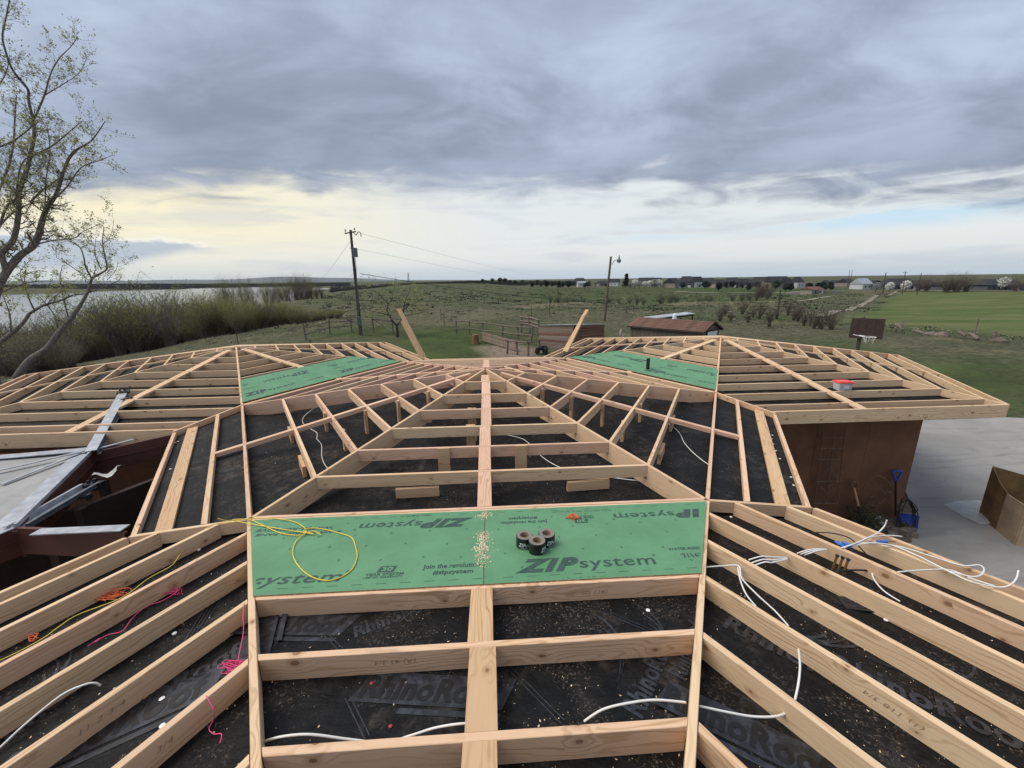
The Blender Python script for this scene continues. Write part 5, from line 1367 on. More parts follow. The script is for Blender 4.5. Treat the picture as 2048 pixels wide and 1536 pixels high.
def post(u, dist, h, r=.07, label=None, mat='log', lean_=(0, 0), group=None, parent=None):
    p = at(u, dist); b = MB(); b.tube([p - Vector((0, 0, .2)), p + Vector((lean_[0], lean_[1], h))], [r, r * .85], 6)
    o = b.build('post', M[mat], parent, loc=p)
    if parent is None: o.name = 'fence_post'; tag(o, label, 'fence post', group)
    return p
def rail_fence(name, us, ds, hs, label, rails=(.45, .9), r=.05, jit=.1):
    pts = [at(u, d) for u, d in zip(us, ds)]; m = sum(pts, Vector()) / len(pts); root = empty(name, m, label, 'fence')
    for u, d, h in zip(us, ds, hs): post(u, d, h, .08, parent=root, lean_=(random.uniform(-jit, jit), random.uniform(-jit, jit)))
    for a, c, h0, h1 in zip(pts, pts[1:], hs, hs[1:]):
        for k in rails:
            b = MB(); ex = (c - a).normalized() * .15; p0_, p1_ = a - ex + Vector((0, -.08, h0 * k + random.uniform(-.06, .06))), c + ex + Vector((0, -.08, h1 * k + random.uniform(-.06, .06)))
            b.tube([p0_, (p0_ + p1_) / 2 + Vector((0, 0, random.uniform(-.05, .05))), p1_], r, 5); b.build('rail', M['log'], root, loc=p0_)
    return root
rail_fence('gate_fence', (597, 647, 693), (40, 44, 45), (1.5, 1.6, 1.3), 'grey post and rail fence left of the utility pole', (.45, .8), .05)
f2 = rail_fence('gate_fence', (712, 738, 778), (45, 43, 41), (1.5, 1.6, 1.5), 'grey post and rail fence right of the utility pole', (.85,), .06)
b = MB(); a_, c_2 = at(740, 43), at(776, 41); b.tube([a_ + up * 1.35, c_2 + up * .25], .06, 5); b.build('brace', M['log'], f2, loc=a_)
rail_fence('corral_fence', (908, 935, 962, 1003, 1035, 1062), (39, 38, 37, 35.5, 34.5, 33.5), (1.25, 1.3, 1.2, 1.15, 1.2, 1.3), 'long back fence of the broken corral, reaching to the weathered shed', (.4, .92), .055, .15)
rail_fence('corral_fence', (1012, 1034, 1056, 1078), (28.5, 28.0, 27.6, 28.6), (1.05, 1.05, 1.0, 1.0), 'short front fence of the corral with pale posts', (.95,), .05)
rail_fence('corral_fence', (1042, 1060, 1076), (38, 37, 36), (1.5, 1.6, 1.5), 'tall boarded corral fence beside the weathered shed', (.55, .75, .95), .09)
# feed bunk: low boards
fb = empty('feed_bunk', at(995, 31), 'long low grey plank feed bunk in the corral', 'feed bunk')
for k in range(3):
    a_, c_2 = at(961, 34), at(1032, 29.3); member(fb, 'plank', a_ + Vector((0, -.1, .28 + .26 * k)), c_2 + Vector((0, -.1, .28 + .26 * k)), .05, .20, 'wood_old')
for f_ in (.02, .33, .66, .98):
    p = at(961, 34).lerp(at(1032, 29.3), f_); b = MB(); b.box(p + Vector((0, 0, .42)), (.12, .12, .95)); b.build('post', M['log'], fb, loc=p)
q = at(947, 33); b = MB(); b.lathe([(.0, .75), (.24, .75), (.27, .4), (.33, .0)], 10, q); tag(b.build('tree_stump', M['ply'], None, loc=q), 'brown tree stump on the lawn beside the corral', 'stump')
for i, (u, d, h) in enumerate(((884, 45, 1.3), (878, 52, 1.2), (1063, 47, 1.6), (455, 38, 1.4), (1100, 52, 1.3))):
    p = at(u, d); b = MB(); b.tube([p, p + up * h], .03, 5); tag(b.build('metal_post', M['iron'], None, loc=p), ('thin dark post in the dry grass left of the corral', 'farther thin dark post in the dry grass left of the corral', 'thin dark post behind the corral by the weathered shed', 'thin dark post on the grassy bank behind the left roof', 'thin dark post behind the weathered shed')[i], 'post')

# weathered shed
K, Lc, Rc = at(1150, 29.6), at(1078, 31.6), at(1213, 32.0); Fc = Lc + Rc - K
shed = empty('weathered_shed', (K + Fc) / 2, 'weathered plank shed with a rusty tin roof behind the far eave', 'shed')
def plank_wall(a, c, z0, za, zb, n, mats, parent):
    rr = random.Random(int(a.x * 10)); X = (c - a); X.z = 0; L = X.length; X.normalize(); N = Vector((X.y, -X.x, 0)); ha, hb = (za - z0) / n, (zb - z0) / n
    for i in range(n):
        s0, s1 = rr.uniform(-.03, .12), rr.uniform(-.03, .12); p0_ = Vector((a.x, a.y, 0)) + X * s0 + N * rr.uniform(0, .03); p1_ = Vector((c.x, c.y, 0)) - X * s1 + N * rr.uniform(0, .03)
        member(parent, 'plank', p0_ + up * (z0 + ha * (i + 1) + rr.uniform(-.02, .01)), p1_ + up * (z0 + hb * (i + 1) + rr.uniform(-.03, .01)), .03, hb * rr.uniform(.86, .97), rr.choice(mats))
    b = MB(); m = (a + c) / 2; zt = min(za, zb) - .02; b.box((m.x - N.x * .05, m.y - N.y * .05, (z0 + zt) / 2), (L - .05, .03, zt - z0), Matrix((X, -N, up)).transposed()); b.build('backing', M['soffit'], parent, loc=m)
zs0, zs1 = GZ, pd(1150, 652, 29.6).z
roofz = lambda p: zs1 - .095 * (p.y - min(Lc.y, K.y))
zK, zL, zR, zF = roofz(K), roofz(Lc), roofz(Rc), roofz(Fc)
plank_wall(Lc, K, zs0, zL, zK, 10, ('wood_old', 'wood_old', 'wood_old', 'wood_red'), shed); plank_wall(K, Rc, zs0, zK, zR, 9, ('wood_red', 'wood_red', 'wood_old'), shed); plank_wall(Rc, Fc, zs0, zR, zF, 8, ('wood_old',), shed); plank_wall(Fc, Lc, zs0, zF, zL, 8, ('wood_old',), shed)
b = MB(); ctr = (K + Fc) / 2
for i in range(18):
    f0, f1 = i / 18, (i + 1) / 18 - .004; ex = lambda p: ctr + (p - ctr) * 1.08
    q0_, q1_, q2_, q3_ = ex(Lc.lerp(K, f0)), ex(Lc.lerp(K, f1)), ex(Fc.lerp(Rc, f1)), ex(Fc.lerp(Rc, f0)); zz_ = zs1 + .06 + (.02 if i % 2 else 0)
    fz = lambda x, y, z_=zz_: z_ - .095 * (y - min(Lc.y, K.y))
    b.prism([(q0_.x, q0_.y), (q1_.x, q1_.y), (q2_.x, q2_.y), (q3_.x, q3_.y)], fz, lambda x, y, f_=fz: f_(x, y) + .02)
b.build('tin_roof', M['tin'], shed, loc=ctr + up * 2)
# black machine in front of it
mc = empty('garden_tractor', at(1083, 28.3), 'small black wheeled machine parked before the weathered shed', 'tractor')
cm = at(1083, 28.3)
def wheel(p, r, w, rz, parent):
    b = MB(); vs = []; prof = [(r * .35, -w / 2), (r * .9, -w / 2), (r, -w * .3), (r, w * .3), (r * .9, w / 2), (r * .35, w / 2)]; n = 16
    ax = Vector((cos(rz), sin(rz), 0)); e = Vector((-sin(rz), cos(rz), 0))
    for rr_, s in prof:
        for k in range(n): a = 2 * pi * k / n; vs.append(p + ax * s + e * rr_ * cos(a) + up * rr_ * sin(a))
    b.add(vs, [(i * n + k, i * n + (k + 1) % n, (i + 1) * n + (k + 1) % n, (i + 1) * n + k) for i in range(5) for k in range(n)]); o = b.build('wheel', M['rubber'], parent, loc=p)
    return o
wheel(cm + Vector((-.30, 0, .19)), .19, .11, .4, mc); wheel(cm + Vector((.25, -.15, .27)), .27, .16, .4, mc); wheel(cm + Vector((.35, .35, .27)), .27, .16, .4, mc); wheel(cm + Vector((-.2, .4, .19)), .19, .11, .4, mc)
b = MB(); b.box(cm + Vector((0, .1, .38)), (.68, .30, .2), Matrix.Rotation(.4, 3, 'Z')); b.box(cm + Vector((.2, .1, .52)), (.26, .26, .14), Matrix.Rotation(.4, 3, 'Z')); b.build('body', M['black'], mc, loc=cm + up * .55)
b = MB(); b.tube([cm + Vector((-.1, .1, .4)), cm + Vector((.0, .1, .72)), cm + Vector((.1, .1, .72))], .018, 5); b.build('handlebar', M['galv_in'], mc, loc=cm + up)

# brown gabled shed
ze_ = -1.72; K2, L2, G2 = px(1407, 662, ze_), px(1261, 650, ze_), px(1440, 656, ze_)
g_ = G2 - K2; l_ = L2 - K2; l_.z = 0; g_.z = 0
g_ = g_ - l_ * (g_.dot(l_) / l_.dot(l_)) * .25
bs = empty('brown_shed', (K2.x, K2.y, GZ), 'taupe shed with a brown shingle roof and white roll door', 'shed')
rz_ = pd(1424, 643.5, math.hypot((K2 + g_ / 2 - CAM).x, (K2 + g_ / 2 - CAM).y)).z
c4 = [K2, K2 + g_, K2 + g_ + l_, K2 + l_]
def quadwall(a, c, z0, z1, nm, mat, parent, gable=None, th=.05):
    X = (c - a); X.z = 0; N = Vector((X.y, -X.x, 0)).normalized() * th; pts = [Vector((a.x, a.y, z0)), Vector((c.x, c.y, z0)), Vector((c.x, c.y, z1))]
    if gable: m = (a + c) / 2; pts.append(Vector((m.x, m.y, gable)))
    pts.append(Vector((a.x, a.y, z1))); n = len(pts); b = MB(); b.add(pts + [p - N for p in pts], [tuple(range(n)), tuple(range(2 * n - 1, n - 1, -1))] + [((i + 1) % n, i, n + i, n + (i + 1) % n) for i in range(n)])
    return b.build(nm, mat if not isinstance(mat, str) else M[mat], parent, loc=pts[0])
gw = quadwall(K2, K2 + g_, GZ, ze_, 'gable_wall', 'shed_side', bs, rz_ - .05); quadwall(K2 + l_, K2, GZ, ze_, 'side_wall', 'shed_side', bs); quadwall(K2 + g_, K2 + g_ + l_, GZ, ze_, 'side_wall', 'shed_side', bs); quadwall(K2 + g_ + l_, K2 + l_, GZ, ze_, 'gable_wall', 'shed_side', bs, rz_ - .05)
un = l_.normalized(); gn = g_.normalized(); N2 = Vector((g_.y, -g_.x, 0)).normalized(); N2 = -N2 if N2.dot(l_) > 0 else N2
for i in range(16):
    p = K2 + l_ * ((i + .5) / 16) - gn * .012; b = MB(); b.box((p.x, p.y, (GZ + ze_) / 2), (.05, .02, ze_ - GZ), Matrix.Rotation(math.atan2(l_.y, l_.x), 3, 'Z')); b.build('batten', M['shed_side'], bs, loc=p)
for side in (0, 1):
    e0 = (K2 - gn * .18 if side == 0 else K2 + g_ + gn * .18) - un * .15; e1 = e0 + l_ + un * .3; r0_ = K2 + g_ / 2 - un * .15; r1_ = r0_ + l_ + un * .3
    zE = ze_ - .07
    rws = 7
    for i in range(rws):
        f0, f1 = i / rws, (i + 1.12) / rws; lerp3 = lambda f: [Vector((e0.lerp(r0_, f).x, e0.lerp(r0_, f).y, zE + (rz_ - zE) * f)), Vector((e1.lerp(r1_, f).x, e1.lerp(r1_, f).y, zE + (rz_ - zE) * f))]
        a_, c_3 = lerp3(f0); d_, f_ = lerp3(min(f1, 1)); a_ += up * .03; c_3 += up * .03; d_ += up * .012; f_ += up * .012
        b = MB(); th = up * -.02; b.add([a_, c_3, f_, d_, a_ + th, c_3 + th, f_ + th, d_ + th], [(0, 1, 2, 3), (7, 6, 5, 4), (0, 4, 5, 1), (1, 5, 6, 2), (2, 6, 7, 3), (3, 7, 4, 0)]); b.build('shingle_course', M['shingle'], bs, loc=a_)
    for (s0, s1, hz0, hz1) in ((e0, r0_, zE, rz_),):
        strip3([Vector((s0.x, s0.y, hz0)) - un * .02, Vector((s1.x, s1.y, hz1)) - un * .02], .03, .11, M['trim'], 'rake_trim', bs, nrm=up)
    strip3([Vector((e0.x, e0.y, zE - .02)), Vector((e1.x, e1.y, zE - .02))], .03, .12, M['trim'], 'eave_trim', bs)
dm = K2 + g_ * .52; DW = g_.length * .60
for i in range(5):
    b = MB(); b.box((dm.x + N2.x * .04, dm.y + N2.y * .04, GZ + .17 + .325 * i), (DW, .03, .312), Matrix.Rotation(math.atan2(g_.y, g_.x), 3, 'Z')); nest(b.build('door_section', M['white_metal'], bs, loc=dm + up * .1), gw)
b = MB(); R_g = Matrix.Rotation(math.atan2(g_.y, g_.x), 3, 'Z')
for s in (-1, 1): p = dm + gn * (DW / 2 + .06) * s + N2 * .04; b.box((p.x, p.y, GZ + .83), (.08, .04, 1.66), R_g)
b.box((dm.x + N2.x * .04, dm.y + N2.y * .04, GZ + 1.70), (DW + .2, .04, .08), R_g); nest(b.build('door_frame', M['trim'], bs, loc=dm), gw)
b = MB(); b.box((dm.x + N2.x * .04 - gn.x * .03, dm.y + N2.y * .04 - gn.y * .03, (rz_ + ze_) / 2 + .1), (.16, .04, .16), R_g); nest(b.build('vent', M['trim'], bs, loc=dm + up), gw)
# lean-to roof on poles behind it
lt = empty('lean_to', at(1335, 40), 'slanted grey lean-to roof on poles behind the brown shed', 'lean-to')
q0_, q1_ = pd(1288, 637, 38), pd(1381, 626, 40); strip3([q0_, q1_], 1.6, .07, M['tin'], 'roof_sheet', lt)
for f_ in (.25, .45, .65, .97):
    p = q0_.lerp(q1_, f_) + Vector((random.uniform(-.1, .1), -.5, 0)); b = MB(); b.tube([Vector((p.x, p.y, GZ)), p], .06, 5); b.build('pole', M['pole'], lt, loc=p)
b = MB(); b.tube([q0_ + Vector((0, -.6, -.12)), q1_ + Vector((0, -.6, -.12))], .06, 5); b.build('beam', M['pole'], lt, loc=q0_)
q = pd(1349, 637, 37); b = MB(); b.lathe([(.0, .45), (.16, .3), (.2, 0), (.16, -.3)], 8, q); b.tube([Vector((q.x, q.y, GZ)), q], .03, 5); tag(b.build('white_drum', M['white'], None, loc=q), 'small white hooded object under the lean-to roof', 'drum')
for i in range(9):
    u0_ = 1226 + i * 4.2; p = at(u0_ + random.uniform(0, 6), 29.5 + .2 * (i % 3)); q = p + Vector((random.uniform(.3, .9) * (1 if i < 6 else -.3), .5, random.uniform(.9, 1.6)))
    if i in (3, 5, 7): q = p + Vector((1.3, .3, random.uniform(.15, .6)))
    o = member(None, 'scrap_board', p, q, .15, .04, 'wood_old'); tag(o, 'grey weathered board in the scrap heap left of the brown shed', 'board', 'scrap boards left of the brown shed')

# basketball backboard
d_bb = 24.0
bbp = [pd(u, v, d) for (u, v), d in zip(((1704.5, 636), (1772, 638), (1765, 679), (1697, 675)), (24.2, 23.8, 23.8, 24.2))]
base = pd(1721, 676, 24.15); gb = Vector((base.x, base.y, tz(base.x, base.y)))
bb = empty('basketball_hoop', gb, 'dark wooden basketball backboard with a white hoop on a post', 'basketball hoop')
vn = (bbp[1] - bbp[0]).cross(bbp[3] - bbp[0]).normalized(); bb_hi, bb_lo = (bbp[0] + bbp[1]) / 2, (bbp[2] + bbp[3]) / 2
for i in range(4):
    f0, f1 = i / 4 + .004, (i + 1) / 4 - .004; p4 = [bbp[0].lerp(bbp[1], f0), bbp[0].lerp(bbp[1], f1), bbp[3].lerp(bbp[2], f1), bbp[3].lerp(bbp[2], f0)]
    b = MB(); b.add(p4 + [p - vn * .03 for p in p4], [(0, 1, 2, 3), (7, 6, 5, 4), (0, 4, 5, 1), (1, 5, 6, 2), (2, 6, 7, 3), (3, 7, 4, 0)]); b.build('board', M['soffit'], bb, loc=p4[0])
b = MB(); b.tube([gb - up * .2, base + up * .9 + Vector((.05, .12, 0))], .075, 8); b.build('post', M['pole'], bb, loc=gb)
rc = pd(1739, 674, 23.55); b = MB(); b.tube([rc + Vector((.23 * cos(a), .23 * sin(a), 0)) for a in [i * pi / 10 for i in range(21)]], .013, 5, cap=False); b.tube([rc + Vector((0, .23, 0)), rc + Vector((.05, .55, .0))], .02, 5); b.tube([rc + Vector((-.2, .1, 0)), rc + Vector((-.3, .5, .05))], .012, 4); rim_o = b.build('rim', M['white'], bb, loc=rc)
b = MB()
for i in range(10): a = i * pi / 5; b.tube([rc + Vector((.23 * cos(a), .23 * sin(a), 0)), rc + Vector((.13 * cos(a + .3), .13 * sin(a + .3), -.16 - .06 * (i % 3)))], .008, 3)
nest(b.build('net', M['white'], bb, loc=rc), rim_o)

# broken log rail across the right field
fl_specs = [((1811, 47.5, .7), (1831, 47, .25), 'leaning grey log of the broken rail, nearest the backboard'), ((1850, 46.5, .25), (1876, 46, .12), 'short low grey log of the broken rail, left of the stones'), ((1946, 45, .45), (1963, 44.8, .2), 'raised grey log of the broken rail'), ((1968, 45, .4), (1992, 44, .12), 'sloping grey log of the broken rail, right of the middle'), ((2022, 44, .75), (2027, 44, .2), 'upright dark log of the broken rail at the right edge')]
for (a0, a1, lab) in fl_specs:
    p, q = at(a0[0], a0[1]) + up * a0[2], at(a1[0], a1[1]) + up * a1[2]; b = MB(); b.tube([p, (p + q) / 2 + up * .04, q], [.10, .12, .10], 7); tag(b.build('fallen_log', M['log'], None, loc=p), lab, 'log', 'logs of the broken rail')
for i, (u, d, s) in enumerate(((1882, 46, .28), (1893, 45.8, .36), (1904, 45.6, .30), (1915, 45.6, .4), (2036, 44, .42))):
    p = at(u, d); b = MB(); rr = random.Random(i)
    b.lathe([(s * .1, s * .9), (s * .6, s * .75), (s, s * .35), (s * .95, -.1)], 8, p); b.v = [(x + rr.uniform(-.06, .06), y + rr.uniform(-.06, .06), z + rr.uniform(-.04, .04)) for x, y, z in b.v]
    tag(b.build('field_stone', M['dirt'] if i == 4 else M['log'], None, loc=p), ('first stone from the left in the row by the broken rail', 'second stone from the left in the row by the broken rail', 'third stone from the left in the row by the broken rail', 'fourth stone from the left in the row by the broken rail', 'brown stone at the right edge by the upright log')[i], 'stone')
for (u, d, h) in ((1827, 47, 1.0), (1981, 46, 1.4), (1686, 58, 1.0), (1700, 57, 1.1), (1722, 56, 1.0), (1745, 55, .9)):
    post(u, d, h, .05, 'grey fence post along the edge of the green pasture', 'log', group='posts along the pasture edge')
pmid = [(1561, 580, 1553, 648, 57, 'dark pole standing in the brush left of the backboard'), (1772, 545, 1765, 592, 230, 'tall distant pole beside the dirt track'), (1811, 543, 1806, 582, 300, 'distant pole with a crossarm right of the dirt track'), (1843, 546, 1836, 580, 290, 'distant pole in front of the bare trees at right'), (1700, 540, 1697, 562, 480, 'left one of two thin far poles above the houses'), (1705, 540, 1702, 562, 480, 'right one of two thin far poles above the houses')]
for (u0_, v0_, u1_, v1_, d, lab) in pmid:
    t_, b_ = pd(u0_, v0_, d), pd(u1_, v1_, d); b_.z = tz(b_.x, b_.y) - .2; r = .11 if d < 100 else .22; b = MB(); b.tube([b_, t_], [r, r * .7], 6)
    if '00 ' in str(d) or 'crossarm' in lab: b.tube([t_ - Vector((1.2, 0, .6)), t_ + Vector((1.2, 0, -.6))], .1, 4)
    tag(b.build('wooden_pole', M['pole'], None, loc=b_), lab, 'pole')
tw = pd(816, 545, 1500); gtw = Vector((tw.x, tw.y, tz(tw.x, tw.y) - 1)); b = MB()
for sx in (-1, 1):
    for sy in (-1, 1): b.tube([gtw + Vector((3 * sx, 3 * sy, 0)), tw + Vector((.5 * sx, .5 * sy, 0))], .5, 3)
for i in range(7):
    f0, f1 = i / 7, (i + 1) / 7; w0, w1 = 3 - 2.5 * f0, 3 - 2.5 * f1; z0_, z1_ = gtw.z + (tw.z - gtw.z) * f0, gtw.z + (tw.z - gtw.z) * f1
    b.tube([(gtw.x - w0, gtw.y - w0, z0_), (gtw.x + w1, gtw.y - w1, z1_)], .3, 3); b.tube([(gtw.x + w0, gtw.y - w0, z0_), (gtw.x - w1, gtw.y - w1, z1_)], .3, 3)
tag(b.build('lattice_tower', M['galv_in'], None, loc=gtw), 'thin lattice tower on the far skyline right of the utility pole', 'tower')
# ------------------------------------------------------------------ explicit bare trees in front of the lake
def tree_from(name, label, dist, trunk_lines, limb_lines, r0, leafmat, n_leaf, leaf_s, seed, jit=1.2, twig_len=1.0, twig_n=26, bark='bark', sub=2):
    """limbs are polylines (u, v); each point sits near the given distance with some depth"""
    rr = random.Random(seed); base = None
    def P3(u, v, dj): return pd(u, v, dist + dj)
    trunk = MB(); limbs = MB(); tips = []; tw = MB()
    def run(line, ra, rb, mb, dj0, dj1):
        ra *= .62; rb *= .62; n = len(line); pts = [P3(u, v, dj0 + (dj1 - dj0) * i / max(1, n - 1)) for i, (u, v) in enumerate(line)]
        pts = spline(pts, 4); m = len(pts); mb.tube(pts, [ra + (rb - ra) * i / (m - 1) for i in range(m)], 6); return pts
    pts0 = []
    for line, ra, rb in trunk_lines: pts0 += run(line, ra, rb, trunk, 0, 0)
    allp = []
    for line, ra, rb in limb_lines:
        a, b_ = rr.uniform(-jit * .2, jit * .2), rr.uniform(-jit, jit); p = run(line, ra, rb, limbs, a * 0, b_); allp.append((p, ra, rb))
    def grow(p, d, L, r, lv):
        n = 3; pts = [p]; q = p
        for i in range(n):
            d = (d + Vector((rr.gauss(0, .28), rr.gauss(0, .28), rr.gauss(.10, .22)))).normalized(); q = q + d * (L / n); pts.append(q)
        tw.tube(pts, [r * (1 - .75 * i / n) for i in range(n + 1)], 3, 0, cap=False)
        tips.append(pts[-1]); tips.append(pts[-2])
        if lv > 0:
            for k in range(rr.randint(2, 3)):
                dd = (d + Vector((rr.gauss(0, .7), rr.gauss(0, .7), rr.gauss(.25, .5)))).normalized(); grow(pts[rr.randint(1, n)], dd, L * rr.uniform(.45, .75), r * .6, lv - 1)
    for p, ra, rb in allp:
        m = len(p)
        L = sum((p[i + 1] - p[i]).length for i in range(m - 1))
        for k in range(max(5, int(L * twig_n))):
            f = rr.uniform(.18, 1) ; i = min(int(f * (m - 1)), m - 2); t = (p[i + 1] - p[i]).normalized()
            side = Vector((rr.gauss(0, 1), rr.gauss(0, .8), rr.gauss(.2, .8))); side = (side - t * side.dot(t)).normalized()
            d = (t * rr.uniform(.3, 1.1) + side).normalized(); grow(p[i].lerp(p[i + 1], rr.random()), d, twig_len * rr.uniform(.45, 1.15), max(.005, (ra + (rb - ra) * f) * .20), sub)
    lf = MB()
    for i in range(n_leaf):
        t = rr.choice(tips) + Vector((rr.gauss(0, .06), rr.gauss(0, .06), rr.gauss(0, .06))) * twig_len; u_ = Vector((rr.uniform(-1, 1), rr.uniform(-1, 1), rr.uniform(-.6, 1))).normalized(); w = u_.orthogonal().normalized(); s = leaf_s * rr.uniform(.5, 1.25)
        lf.add([t, t + u_ * s + w * s * .45, t + u_ * s * 1.9, t + u_ * s - w * s * .45], [(0, 1, 2, 3)])
    bs_ = pts0[0]; g = Vector((bs_.x, bs_.y, tz(bs_.x, bs_.y)))
    root = empty(name, g, label, 'tree')
    trunk.tube([g - up * .2, pts0[0]], [trunk_lines[0][1] * 1.25, trunk_lines[0][1]], 7)
    o = trunk.build('trunk', M[bark], root, loc=g, smooth=True); o = limbs.build('limbs', M[bark], root, loc=g, smooth=True)
    tag(tw.build('twigs', M['twig'], root, loc=g), kind='stuff')
    cr = tag(lf.build('crown', M[leafmat], root, loc=g), kind='stuff'); return root

tall = [
    ([(-22, 640), (0, 566), (37, 514), (70, 488), (85, 440), (95, 415), (113, 387), (128, 340), (146, 305), (182, 282), (210, 243)], .20, .02),
    ([(-5, 575), (12, 540), (3, 508), (27, 479), (37, 427), (38, 385), (52, 344), (62, 307), (69, 260), (65, 234)], .15, .07),
    ([(65, 234), (57, 200), (55, 177), (26, 141), (10, 99), (5, 70), (12, 35), (18, 5), (22, -30)], .06, .02),
    ([(69, 237), (88, 193), (96, 165), (104, 141), (120, 115), (141, 94), (156, 73)], .045, .012),
    ([(90, 190), (110, 178), (125, 169), (156, 148), (172, 120)], .03, .01),
    ([(66, 312), (104, 292), (130, 271), (164, 242)], .04, .015),
    ([(60, 405), (85, 380), (104, 367), (125, 349), (140, 318), (167, 289)], .05, .015),
    ([(112, 395), (135, 372), (161, 336), (193, 323), (221, 312)], .035, .01),
    ([(72, 489), (106, 481), (148, 476), (168, 462), (198, 449)], .04, .012),
    ([(-30, 430), (5, 365), (25, 300), (30, 230), (33, 190)], .06, .02),
    ([(-35, 560), (10, 420), (30, 400), (42, 330), (75, 300)], .06, .015),
    ([(-20, 300), (20, 285), (50, 265), (66, 250)], .04, .02),
    ([(90, 425), (92, 360), (100, 300), (92, 240)], .035, .01),
    ([(-20, 200), (10, 150), (20, 110)], .03, .01), ([(-15, 470), (20, 430), (60, 408), (90, 405)], .05, .02),
    ([(30, 573), (62, 564), (104, 562)], .03, .012), ([(-20, 600), (0, 586), (30, 573)], .04, .03),
]
tree_from('cottonwood_tree', 'tall bare cottonwood with small new leaves, cut by the left edge', 20, [([(-70, 790), (-45, 700), (-22, 640)], .30, .20)], tall, .3, 'leaf_spring', 11000, .034, 11, 1.6, .46, 8.0, sub=2)
lean2 = [
    ([(161, 610), (176, 583), (184, 558), (203, 546), (214, 536), (210, 514), (205, 484), (208, 454)], .10, .02),
    ([(184, 558), (171, 533), (168, 516), (160, 495), (140, 480), (122, 455)], .06, .012),
    ([(203, 540), (190, 509), (192, 476)], .035, .012), ([(178, 585), (210, 573), (237, 561), (243, 550)], .05, .012),
    ([(160, 545), (135, 528), (112, 515)], .03, .01), ([(205, 490), (222, 470), (228, 440)], .02, .008), ([(214, 560), (232, 540), (236, 520)], .02, .008),
    ([(116, 668), (108, 630), (85, 600), (70, 585)], .05, .015), ([(138, 642), (128, 600), (120, 560), (125, 530)], .05, .012),
]
tree_from('leaning_tree', 'bare tree leaning right over the lake bank behind the left roof', 25, [([(32, 758), (59, 721), (94, 697), (116, 667), (138, 642), (161, 610)], .24, .12)], lean2, .24, 'leaf_spring', 2600, .040, 12, 1.2, .62, 4.5, sub=2)
lean3 = [([(59, 627), (82, 613), (96, 608), (124, 600), (146, 590), (168, 588), (185, 578)], .085, .03), ([(96, 608), (106, 595), (116, 588), (130, 572)], .04, .012), ([(69, 620), (59, 600), (49, 565), (52, 540)], .045, .012), ([(49, 570), (40, 545), (60, 520)], .025, .01), ([(22, 667), (20, 630), (5, 590)], .04, .015)]
tree_from('leaning_tree', 'thin bare trunk slanting up from the left edge before the lake', 23, [([(-30, 705), (0, 684), (22, 667), (45, 647), (59, 627)], .14, .09)], lean3, .14, 'leaf_spring', 1200, .040, 13, 1.0, .6, 4.0, sub=2)
fruit = [
    ([(794, 652), (784, 640), (774, 620), (776, 607), (762, 592), (752, 585), (745, 580)], .14, .03), ([(794, 650), (802, 640), (809, 607), (800, 598), (789, 597)], .13, .03), ([(806, 622), (818, 610), (829, 607), (845, 596)], .08, .02),
    ([(777, 630), (757, 625), (737, 620), (725, 612)], .08, .02), ([(786, 642), (765, 640), (745, 638)], .06, .02), ([(805, 632), (830, 628), (850, 622)], .06, .02), ([(808, 610), (815, 590), (822, 580)], .05, .02), ([(775, 612), (785, 595), (780, 582)], .05, .02),
]
tree_from('fruit_tree', 'small gnarled bare tree with a few green leaves beside the left leaning boards', 39, [([(794, 682), (795, 668), (794, 652)], .28, .2)], fruit, .28, 'leaf_spring', 1100, .085, 14, 1.8, 1.15, 2.4, 'bark_dark', sub=2)

# ------------------------------------------------------------------ shrubs
W_proto = [bush_mesh('willow_shrub', 62, 5.0, 2.6, (3000, 2600, 200, 1100)[k], .07, ('twig', ('leaf_olive', 'leaf_olive', 'leaf_green', 'leaf_spring')[k]), 20 + k, .016, sub=9) for k in range(4)]
B_proto = [bush_mesh('bare_shrub', 34, 3.0, 1.7, 30, .06, ('twig_dark', 'bark_dark'), 40 + k, .015, sub=9) for k in range(3)]
def top_h(p, v, u):                 # height that reaches up to picture row v
    d = math.hypot(p.x - CAM.x, p.y - CAM.y); return max(1.2, pd(u, v, d).z - p.z)
rr = random.Random(31); TOPS = [(-60, 640), (0, 640), (110, 618), (170, 600), (220, 584), (290, 576), (360, 582), (410, 594), (450, 597), (520, 592), (580, 606), (640, 618), (672, 628)]
def vtop(u): 
    for (a, va), (c, vc) in zip(TOPS, TOPS[1:]):
        if a <= u <= c: return va + (vc - va) * (u - a) / (c - a)
    return 630
WL = {0: 'greenish leafing willow shrub in the thicket along the lake bank', 1: 'greenish leafing willow shrub in the thicket along the lake bank', 2: 'dark leafless shrub in the thicket along the lake bank', 3: 'pale budding shrub in the thicket along the lake bank'}
for i in range(84):
    u = -70 + 742 * ((i * .6180339) % 1); d = rr.uniform(58, 92) if u < 560 else rr.uniform(60, 76); p = at(u, d)
    k = rr.choice([0, 1, 2]) if u > 150 else rr.choice([1, 2, 2, 3]); h = top_h(p, vtop(u) + rr.uniform(-2, 34), u); s = h / 4.8
    plant('willow_shrub', W_proto[k], p, max(s, .5), WL[k], 'shrub', {0: 'green willows along the lake bank', 1: 'green willows along the lake bank', 2: 'dark shrubs along the lake bank', 3: 'pale shrubs along the lake bank'}[k], s * rr.uniform(.9, 1.1))
for i in range(34):
    u = 400 + 280 * ((i * .6180339) % 1); d = rr.uniform(56, 78) if u < 560 else rr.uniform(58, 70); p = at(u, d); h = top_h(p, vtop(u) + rr.uniform(2, 16), u)
    plant('willow_shrub', W_proto[i % 2], p, h / 4.6, 'leafy green shrub at the right end of the lake thicket', 'shrub', 'leafy shrubs at the right end of the thicket', h / 4.6)
